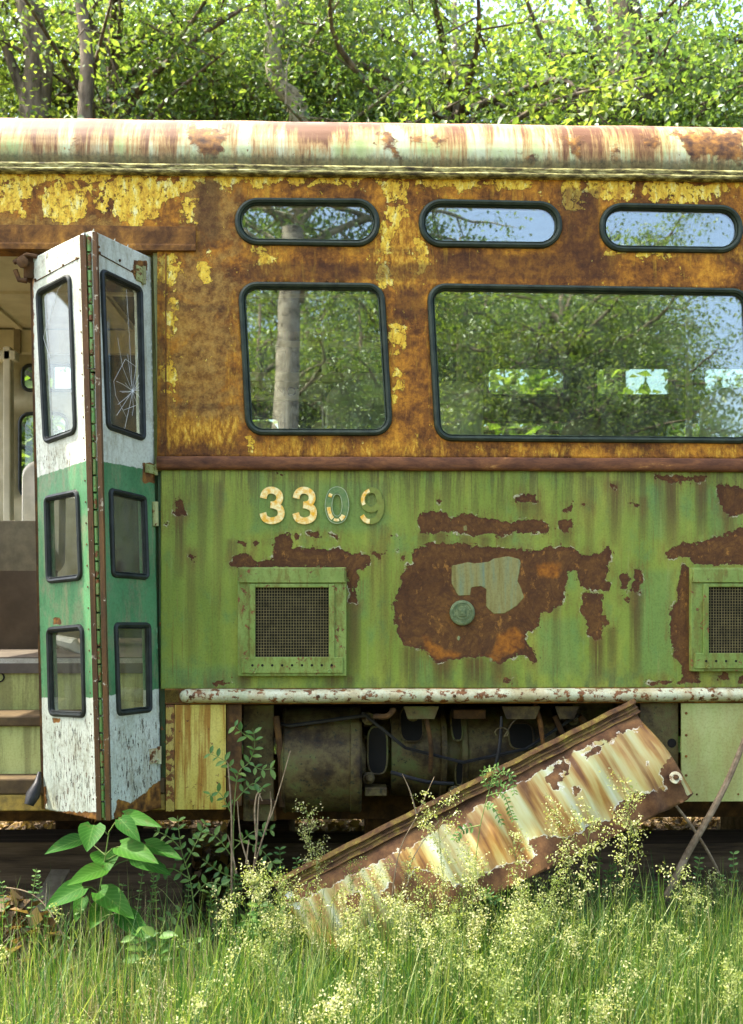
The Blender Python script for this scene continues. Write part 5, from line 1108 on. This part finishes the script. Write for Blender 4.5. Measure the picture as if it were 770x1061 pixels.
V, Q, Rn = joinm([blades(20000, (-1.9, 1.9), (-1.55, -.12), (.08, .26), seed=1), blades(15000, (-1.9, 1.9), (-1.3, -.18), (.18, .40), seed=2, clump=260), blades(9000, (-.2, 1.9), (-1.1, -.15), (.22, .46), seed=3, clump=120, lean=.5), blades(9000, (-1.7, 1.9), (-1.2, -.15), (.25, .52), .0036, seed=8, clump=900, lean=.45), blades(3500, (-1.4, 1.7), (-.9, .05), (.3, .5), .003, seed=12, lean=.8), blades(5000, (-.6, 1.7), (-1.5, -.3), (.1, .42), .003, seed=14, lean=.92, wilt=.9), blades(12000, (-7, 7), (-6, -.1), (.06, .25), .005, seed=4), blades(8000, (-9, 9), (2.8, 7), (.1, .4), .006, seed=5)])
o = bpy.data.objects.new('grass', fast_mesh('grass', V, Q, M['grass'], Rn)); C.objects.link(o); tag(o, 'uncut green grass growing in front of and around the railcar', 'grass', kind='stuff')
def heads(r, pathf, h, ll_, wide, nb):
    """branching flower head: (spikelet points, side branches) along the last ll_ metres of the stalk"""
    P, br = [], []
    for k in range(nb):
        u = (k+r.uniform(0, .8))/nb; c = pathf(1-(ll_/h)*(1-u)); a = r.uniform(0, 6.28); ln_ = wide*(math.sin(math.pi*min(1, .18+.82*(1-u)))**.7)*r.uniform(.5, 1.15)
        d = np.array([math.cos(a), math.sin(a), r.uniform(.35, 1.1)]); e = c+d*ln_; br.append([c, (c+e)/2+np.array([0, 0, .1*ln_]), e+np.array([0, 0, -.12*ln_])])
        m = int(5+ln_*420*r.uniform(.6, 1.2))
        for j in range(m):
            t = r.uniform(.25, 1.05); P.append(c+d*ln_*t+np.array([0, 0, -.12*ln_*t*t])+r.normal(size=3)*.0042*(1+t))
    return P, br
def panicle(r, base, h, az, lean, ll_, wide):
    D = np.array([math.cos(az), math.sin(az), 0]); f = lambda t: base+np.array([0, 0, 1])*h*t*(1-.25*lean*t*t)+D*h*lean*t*t
    P, br = heads(r, f, h, ll_, wide, int(r.uniform(9, 17))); return [f(t) for t in np.linspace(0, 1, 9)], np.array(P), br
def stalks_mesh(paths, r0, r1):
    V, Q, b = [], [], 0
    for p in paths:
        m = len(p); p = np.array(p)
        for i in range(m):
            rr_ = r0+(r1-r0)*i/(m-1)
            for a in (0, 2.094, 4.189): V.append(p[i]+np.array([math.cos(a)*rr_, math.sin(a)*rr_, 0]))
        Q += [(b+i*3+k, b+i*3+(k+1) % 3, b+i*3+3+(k+1) % 3, b+i*3+3+k) for i in range(m-1) for k in range(3)]; b += m*3
    return np.array(V), np.array(Q)
r = np.random.default_rng(9)
def dens(px):   # where plumes stand thick in the photograph
    return 1.0 if 265 < px < 400 else .9 if 400 <= px < 570 else .55 if 160 < px <= 265 else .6 if px >= 570 else .16
paths, PP, brs = [], [], []
cl_ = [(r.uniform(-60, 830), r.uniform(-1.2, -.28)) for _ in range(52)]+[(r.uniform(270, 340), r.uniform(-.5, -.4)) for _ in range(6)]+[(r.uniform(400, 570), r.uniform(-.8, -.35)) for _ in range(12)]
seeds_rn = []
while len(paths) < 250:
    if r.uniform() < .8:
        c_ = cl_[r.integers(0, 70)]; px, y = c_[0]+r.normal()*16, min(-.2, c_[1]+r.normal()*.06)
    else: px = r.uniform(-60, 830); y = r.uniform(-1.25, -.28)
    if r.uniform() > dens(px): continue
    x = U(px, 900, y)[0]; h = r.uniform(.18, .52)*(1.1 if 270 < px < 560 else .95)
    p, q, bq = panicle(r, np.array([x, y, 0.]), h, r.uniform(0, 6.28), r.uniform(.05, .5), r.uniform(.09, .2), r.uniform(.025, .06)); paths.append(p); PP.append(q); brs += bq; seeds_rn.append(np.clip(r.uniform(0, .8)+r.uniform(0, .3, len(q)), 0, 1))
SV, SQ = stalks_mesh(paths+brs, .0011, .0004)
PP = np.concatenate(PP); LV, LQ = leaf_quads(PP, .0072, .3, .6)
LQ4 = np.arange(len(PP)*4).reshape(-1, 4); V = np.concatenate([SV, LV]); Q = np.concatenate([SQ, LQ4+len(SV)])
rn = np.concatenate([np.full(len(SQ), .25), np.concatenate(seeds_rn)])
o = bpy.data.objects.new('seeding_grass', fast_mesh('seeding_grass', V, Q, M['seedh'], rn)); C.objects.link(o); tag(o, 'airy mass of pale yellow seeding grass in front of the fallen panel', 'seeding grass', kind='stuff')
# prominent single plumes: base pixel x, tip pixel, distance, plume length px
big = [((640, 1050), (655, 850), -.55, 60, 'tall pale plume against the dark below the panel corner'), ((585, 1000), (590, 880), -.45, 50, 'pale plume left of the tallest right hand stalk'), ((690, 1061), (645, 810), -.5, 55, 'green stalk whose tip crosses the lower edge of the panel'), ((620, 1000), (575, 835), -.4, 60, 'leaning plume in front of the painted flutes'), ((470, 1000), (452, 830), -.5, 95, 'tall golden plume in front of the motor'),
    ((600, 1061), (612, 845), -.6, 80, 'broad yellow plume in front of the middle of the panel'), ((340, 1000), (395, 900), -.45, 60, 'plume crossing the lower left of the panel'), ((560, 1000), (530, 865), -.45, 60, 'nodding plume left of the broad yellow one'), ((500, 1040), (485, 880), -.65, 70, 'bright plume below the feathery weed'), ((300, 1050), (262, 905), -.5, 60, 'plume standing left of the buried end of the panel'), ((740, 1040), (700, 900), -.4, 60, 'plume below the leaning branch'), ((735, 960), (745, 905), -.2, 40, 'small grey plume right of the leaning branch'), ((100, 1061), (55, 940), -.5, 12, 'long bare stalk slanting in front of the dry leaves'), ((335, 980), (318, 840), -.3, 70, 'thin plume in front of the drum')]
for (bpx, tpx, y, pl, lb) in big:
    base = U(bpx[0], bpx[1], y); base[2] = 0.; tip = U(tpx[0], tpx[1], y)
    t = thing('seed_stalk', tuple(base), lb, 'seed stalk', 'single flowering grass stalks')
    h = tip[2]; dx = tip[0]-base[0]; path = [base+np.array([dx*tt**1.3, .02*math.sin(tt*3), h*tt]) for tt in np.linspace(0, 1, 12)]
    SV, SQ = stalks_mesh([path], .0019, .0008); me = fast_mesh('stalk', SV-base, SQ, M['grass'], np.full(len(SQ), .8)); o = bpy.data.objects.new('stalk', me); C.objects.link(o); o.parent = t
    ll_ = pl/300; P, B = heads(r, lambda tt: base+np.array([dx*tt**1.3, .02*math.sin(tt*3), h*tt]), h, ll_, ll_*.30, int(8+pl*.22))
    P = np.array(P); LV, _ = leaf_quads(P, .0080, .3, .62); SV, SQ = stalks_mesh(B, .0006, .0004)
    V = np.concatenate([SV, LV])-base; Q = np.concatenate([SQ, np.arange(len(P)*4).reshape(-1, 4)+len(SV)])
    o = bpy.data.objects.new('plume', fast_mesh('plume', V, Q, M['seedh'], np.concatenate([np.full(len(SQ), .3), r.uniform(.2, 1, len(P))]))); C.objects.link(o); o.parent = t

V, Q, Rn = joinm([blades(4200, (-1.45, -.35), (-1.0, -.10), (.15, .46), .003, lean=1.1, seed=21, wilt=1.1), blades(4200, (-.5, 1.8), (-1.3, -.16), (.12, .45), .003, lean=1.0, seed=22, wilt=1.0)])
o = bpy.data.objects.new('dry_grass', fast_mesh('dry_grass', V, Q, mat_leaf('straw', Lf((.16, .12, .06), (.30, .25, .13), (.42, .36, .21), (.50, .46, .30)), .3, tcol=1.1), Rn)); C.objects.link(o); tag(o, 'bent straw coloured grass among the green, thickest below the broad leaved weed', 'dry grass', kind='stuff')
# ------------------------------------------------------------------ weeds
def leafblade(base, tip, w, nrm, heart=True, droop=.12, n=9):
    """broad leaf: outline both sides of a curved midrib; returns V,Q"""
    b, t = np.array(base, float), np.array(tip, float); L = np.linalg.norm(t-b); d = (t-b)/L; s = np.cross(d, nrm); s /= np.linalg.norm(s); up = np.cross(s, d)
    V = []
    for i in range(n):
        u = i/(n-1); f = (math.sin(math.pi*min(1, (u+.14)/1.14)**.62)**.85 if heart else math.sin(math.pi*u)**.8) if 0 < u < 1 else (.45 if (u == 0 and heart) else .0)
        c = b+d*L*u+up*(-droop*L*u*u+droop*L*.5*u); ww = w/2*f; back = -d*L*.09*(1 if heart and i == 0 else 0)
        V += [c+s*ww+up*ww*.28+back, c+s*ww*.5+up*ww*.10, c, c-s*ww*.5+up*ww*.10, c-s*ww+up*ww*.28+back]
    Q = [(i*5+k, i*5+k+1, i*5+6+k, i*5+5+k) for i in range(n-1) for k in range(4)]
    return np.array(V), np.array(Q)
yb = -.28; root = U(97, 1000, yb); root[2] = 0.
bw = thing('broad_leaf_weed', tuple(root), 'weed with large heart shaped green leaves below the folding door', 'weed')
stem_pts = [root, U(98, 960, yb), U(103, 925, yb+.01), U(108, 895, yb), U(113, 862, yb)]
MB().tube(spline(stem_pts, 6), list(np.linspace(.005, .002, 25)), 6).build('stem', M['stem'], bw, True)
leaves = [((84,870),(46,883),17,.05),((97,855),(90,881),23,-.02),((128,845),(166,855),14,.03),((125,849),(145,871),15,-.04),((150,875),(188,888),17,.04),((124,877),(163,892),21,-.05),((139,889),(177,905),17,.03),((109,883),(111,903),26,.04),((107,901),(70,915),19,-.03),((86,919),(46,940),22,-.06),((103,924),(139,950),23,-.04),((125,946),(158,975),19,-.05),((86,930),(78,955),13,.02),((109,938),(94,961),20,.03)]
sp_ = spline(stem_pts, 12)
for i, (a, b, w, dy) in enumerate(leaves):
    A, B = U(a[0], a[1], yb+dy), U(b[0], b[1], yb+dy-.06-.02*(i % 3)); V, Q = leafblade(A, B, w/310*1.12, np.array([.15*math.sin(i*2.1), -.75, .75+.2*math.cos(i*1.3)]), droop=.16, n=13)
    o = bpy.data.objects.new('leaf', fast_mesh('leaf', V-root, Q, M['broad'], np.full(len(Q), (i*.37) % 1), smooth=True)); C.objects.link(o); o.parent = bw
    o.data.attributes.new('la', 'FLOAT', 'POINT').data.foreach_set('value', np.tile([1, .5, 0, .5, 1], 13).astype(np.float32)); o.data.attributes.new('lu', 'FLOAT', 'POINT').data.foreach_set('value', np.repeat(np.linspace(0, 1, 13), 5).astype(np.float32))
    c = min(sp_, key=lambda p: abs(p[2]-(A[2]-.04))); MB().tube([c, (c+A)/2+np.array([0, 0, .008]), A], [.002, .0016, .0013], 5).build('petiole', M['stem'], o, True)
def compound(name, lb, base, stems, y, leaflet=.030, mat='weed', cat='weed', pairs=True, rnd0=.4, stemr=.0016, group=None, stemmat='stem', step=.022):
    b0 = U(base[0], base[1], y); b0[2] = 0.; t = thing(name, tuple(b0), lb, cat, group); mb = MB(); VV, QQ, b = [], [], 0; rr = np.random.default_rng(int(base[0]))
    for pts, leafy in stems:
        P = [U(px, py, y+dy) if py < 990 else b0.copy() for px, py, dy in pts]; Pp = spline(P, 8); mb.tube(Pp, list(np.linspace(stemr*1.3, stemr*.5, len(Pp))), 5)
        if not leafy: continue
        acc = 0
        for i in range(1, len(Pp)):
            acc += np.linalg.norm(Pp[i]-Pp[i-1])
            if acc < step or i < len(Pp)*leafy[0]: continue
            acc = 0; d = unit(Pp[i]-Pp[i-1]); s = unit(np.cross(d, np.array([0, -1, .4]))[None])[0]
            for sg in (-1, 1):
                dirn = unit(s*sg+d*.45+np.array([0, -.2, 0])+rr.normal(size=3)*.18); L = leaflet*leafy[1]*rr.uniform(.7, 1.2)
                V, Q = leafblade(Pp[i], Pp[i]+dirn*L, L*.48, np.array([rr.normal()*.3, -.6, .8]), False, n=5); VV.append(V); QQ.append(Q+b); b += len(V)
    mb.build('stem', M[stemmat], t, True)
    if VV:
        Q = np.concatenate(QQ); o = bpy.data.objects.new('foliage', fast_mesh('foliage', np.concatenate(VV)-b0, Q, M[mat], np.repeat(rr.uniform(0, 1, len(Q)//16), 16), smooth=True)); C.objects.link(o); o.parent = t
    return t
compound('pinnate_weed', 'tall weed with paired oval leaflets in front of the yellow skirt', (243, 1000), [
    ([(243, 1000, 0), (243, 930, 0), (242, 860, 0), (246, 805, 0), (258, 790, 0), (264, 772, 0), (262, 755, 0)], (.45, 1)), ([(262, 768, 0), (252, 760, .0), (243, 752, -.01)], (.1, 1.1)), ([(258, 790, 0), (270, 797, 0), (285, 796, 0)], (.1, 1.1)),
    ([(244, 830, 0), (262, 812, .01), (275, 820, 0)], (.2, 1)), ([(243, 850, 0), (228, 822, 0), (214, 826, .0)], (.2, 1)), ([(242, 880, 0), (262, 862, 0), (280, 860, 0)], (.2, 1)), ([(242, 890, 0), (225, 868, 0), (208, 862, 0)], (.2, 1.1)), ([(243, 910, 0), (226, 902, 0), (210, 890, 0)], (.2, 1.1)), ([(246, 806, 0), (235, 790, 0), (218, 781, 0)], (.3, 1)), ([(243, 870, 0), (270, 880, 0), (290, 905, 0)], (.3, 1))], -.22)
compound('pinnate_weed', 'lower weed with paired leaflets between the broad leaves and the tall weed', (205, 1000), [
    ([(205, 1000, 0), (200, 930, 0), (188, 880, 0), (184, 845, 0)], (.35, 1)), ([(192, 895, 0), (205, 870, 0), (214, 850, 0)], (.2, 1)), ([(196, 910, 0), (178, 900, 0), (165, 905, 0)], (.2, 1)), ([(200, 930, 0), (215, 915, 0), (232, 918, 0)], (.2, 1)), ([(202, 950, 0), (186, 945, 0), (172, 955, 0)], (.2, 1)), ([(188, 880, 0), (176, 868, 0), (160, 860, 0)], (.3, 1))], -.26)
compound('feathery_weed', 'single weed with a feathery nodding top before the fallen panel', (487, 1000), [
    ([(487, 1000, 0), (490, 930, 0), (497, 860, 0), (508, 815, 0), (512, 800, 0)], (.72, .55)), ([(508, 815, 0), (520, 800, 0), (530, 805, 0), (533, 822, 0)], (.1, .6)), ([(506, 818, 0), (500, 800, 0), (515, 795, -.02)], (.1, .6)), ([(504, 825, 0), (520, 822, -.02), (528, 838, -.02), (532, 850, 0)], (.1, .6)), ([(502, 835, 0), (512, 838, -.02), (520, 855, -.01)], (.1, .6)), ([(508, 812, 0), (518, 812, .03), (526, 815, .02)], (.1, .6)), ([(498, 855, 0), (480, 860, 0), (470, 872, 0)], (.2, .8)), ([(490, 930, 0), (505, 925, 0), (515, 935, 0)], (.2, .9))], -.42, .024, step=.009)
compound('low_weed', 'small pale green weed at the foot of the broad leaved one', (165, 1000), [
    ([(150, 1000, 0), (148, 985, 0), (140, 970, 0)], (.2, 1.5)), ([(165, 1000, 0), (163, 980, 0), (168, 965, 0)], (.2, 1.5)), ([(175, 1000, 0), (185, 985, 0), (200, 980, 0)], (.2, 1.5)), ([(160, 1000, 0), (175, 995, 0), (192, 992, 0)], (.2, 1.4))], -.42, .04)
compound('low_weed', 'small leafy weed left of the buried end of the panel', (275, 1000), [
    ([(275, 1000, 0), (270, 960, 0), (268, 935, 0)], (.4, 1.2)), ([(272, 970, 0), (260, 955, 0), (250, 955, 0)], (.2, 1.1)), ([(272, 960, 0), (285, 945, 0), (295, 945, 0)], (.2, 1.1))], -.4, .034)
compound('low_weed', 'dense dark weed behind the grass below the panel corner', (600, 1000), [
    ([(x0, 1000, 0), (x0+dx*.4, 950, 0), (x0+dx, yt, 0)], (.3, .8)) for x0, dx, yt in ((590, 8, 905), (605, 15, 890), (620, 10, 900), (640, 20, 915), (660, 10, 920), (675, 25, 925), (560, -10, 925), (580, 5, 915), (650, -15, 898))], -.12, .022, step=.012)
compound('low_weed', 'dark fine leaved weed behind the broad leaved one', (130, 1000), [
    ([(x0, 1000, 0), (x0+dx*.4, 950, 0), (x0+dx, yt, 0)], (.3, .8)) for x0, dx, yt in ((120, 8, 915), (135, 15, 890), (150, 10, 900), (165, -10, 895), (185, 10, 905), (70, -14, 935), (60, -20, 910), (215, 6, 915), (228, 6, 905))], -.08, .018, step=.012)
compound('bare_twigs', 'bundle of bare pinkish twigs in front of the hanging plate', (262, 1000), [
    ([(262, 1000, 0), (262, 930, 0), (262, 905, 0), (275, 860, 0), (283, 840, 0), (292, 810, 0), (301, 778, 0)], None), ([(262, 908, 0), (266, 870, 0), (268, 830, 0), (270, 822, 0)], None), ([(275, 860, 0), (281, 838, 0), (280, 820, 0)], None), ([(266, 870, 0), (264, 840, 0), (267, 822, 0), (272, 830, 0)], None),
    ([(262, 908, 0), (250, 870, 0), (246, 830, 0)], None), ([(240, 930, 0), (240, 850, 0), (237, 800, 0), (235, 788, 0)], None), ([(255, 895, 0), (258, 870, 0)], None), ([(245, 905, 0), (240, 880, 0), (236, 865, 0)], None)], -.24, stemr=.0028, stemmat='twig', cat='twigs')
compound('bare_twigs', 'forked dry twig leaning in front of the motor', (395, 1000), [
    ([(395, 1000, 0), (410, 900, 0), (432, 845, 0), (450, 805, 0)], None), ([(432, 845, 0), (425, 820, 0), (417, 802, 0)], None), ([(395, 990, 0), (420, 910, 0), (455, 850, 0)], None)], -.36, stemr=.0022, stemmat='twig', cat='twigs')
def branch(lb, pts, y, r0, r1, name='fallen_branch'):
    P = [U(a, b, y+c) for a, b, c in pts]; t = thing(name, (float(P[0][0]), float(P[0][1]), 0), lb, 'branch')
    MB().tube(spline(P, 8), list(np.linspace(r0, r1, (len(P)-1)*8+1)), 8).build('stick', M['twig'], t, True); return t
branch('thick brown branch leaning against the pale right skirt', [(690, 930, -.12), (712, 885, -.1), (738, 840, -.07), (758, 800, -.05), (780, 745, -.04)], 0, .013, .009)
branch('thin forked stick crossing behind the thick leaning branch', [(698, 832, .02), (718, 858, .0), (735, 885, -.02), (745, 905, -.02)], 0, .006, .005)
branch('bleached dry stick in the grass at the lower right corner', [(655, 1061, -.75), (690, 1052, -.75), (712, 1030, -.74), (718, 1028, -.74)], 0, .004, .003)
branch('arched dry stalk over the dead leaves at the lower left', [(-10, 918, -.3), (30, 925, -.3), (55, 950, -.32), (85, 1010, -.34)], 0, .0022, .0016)
compound('low_weed', 'leafy green tangle in shade beside the dry leaf pile', (30, 1000), [
    ([(x0, 1000, 0), (x0+dx*.4, 950, 0), (x0+dx, yt, 0)], (.3, .8)) for x0, dx, yt in ((10, -8, 915), (28, 10, 900), (45, 12, 930), (-10, 5, 905), (75, 8, 945))], -.3, .02, step=.012)
compound('low_weed', 'upright green weed cluster between the tall paired weed and the panel end', (240, 1000), [
    ([(x0, 1000, 0), (x0+dx*.4, 950, 0), (x0+dx, yt, 0)], (.25, .9)) for x0, dx, yt in ((225, -8, 925), (238, 10, 905), (255, 12, 920), (285, 5, 880), (300, 10, 905), (315, -8, 890))], -.2, .022, step=.012)
compound('low_weed', 'dark bushy weed below the pale right skirt', (720, 1000), [
    ([(x0, 1000, 0), (x0+dx*.4, 950, 0), (x0+dx, yt, 0)], (.25, .9)) for x0, dx, yt in ((700, -8, 905), (715, 10, 890), (735, 12, 905), (755, 5, 885), (770, 10, 900), (685, -8, 915))], -.1, .022, step=.011)
# white flowers
for i, (px, py, y) in enumerate(((300, 927, -.42), (308, 938, -.42), (346, 1033, -.6), (352, 1040, -.6))):
    c = U(px, py, y); t = thing('white_flower', (float(c[0]), float(c[1]), 0), ['white flower at the buried end of the panel, the higher of two', 'white flower at the buried end of the panel, the lower of two', 'white flower low in the grass, left of its neighbour', 'white flower low in the grass, right of its neighbour'][i], 'flower', 'small white flowers')
    MB().tube([(c[0], c[1], 0), (c[0]+.005, c[1], c[2]*.5), tuple(c)], .0012, 5).build('stem', M['stem'], t)
    mb = MB()
    for k in range(6):
        a = k*math.pi/3+i; d = np.array([math.cos(a), -.35, math.sin(a)]); s = np.array([-math.sin(a), 0, math.cos(a)])*.0045; mb.add([c, c+d*.008+s, c+d*.014, c+d*.008-s], [(0, 1, 2, 3)])
    mb.build('petals', M['petal'], t)
# leaf litter
def litter(n, xr, yr, size, seed):
    r_ = np.random.default_rng(seed); P = np.stack([r_.uniform(*xr, n), r_.uniform(*yr, n), 0*np.zeros(n)], 1); P[:, 2] = gz(P[:, 0], P[:, 1])+r_.uniform(.0, .04, n)
    V, Q = leaf_quads(P, size, 1.2, .65); return V, Q, np.repeat(r_.uniform(0, 1, n), 2)
V, Q, Rn = joinm([litter(9000, (-2.6, 2.6), (-.4, 2.6), .06, 1), litter(9000, (-3.5, 3.5), (2.4, 4.5), .07, 2), litter(1800, (-1.6, -.75), (-.6, .1), .07, 3)])
md_ = rng.normal(size=(1500, 2)); mp = np.stack([-1.08+md_[:, 0]*.13, -.22+md_[:, 1]*.09, np.zeros(1500)], 1); mp[:, 2] = rng.uniform(0, 1, 1500)*.36*np.exp(-(md_**2).sum(1)*.35); Vm, Qm = leaf_quads(mp, .065, 1.0, .7); V, Q, Rn = joinm([(V, Q, Rn), (Vm, Qm, np.repeat(rng.uniform(0, 1, 1500), 2))])
o = bpy.data.objects.new('leaf_litter', fast_mesh('leaf_litter', V, Q, M['dead'], Rn)); C.objects.link(o); tag(o, 'dry brown leaves lying on the ground under the car and at the lower left', 'dead leaves', kind='stuff')
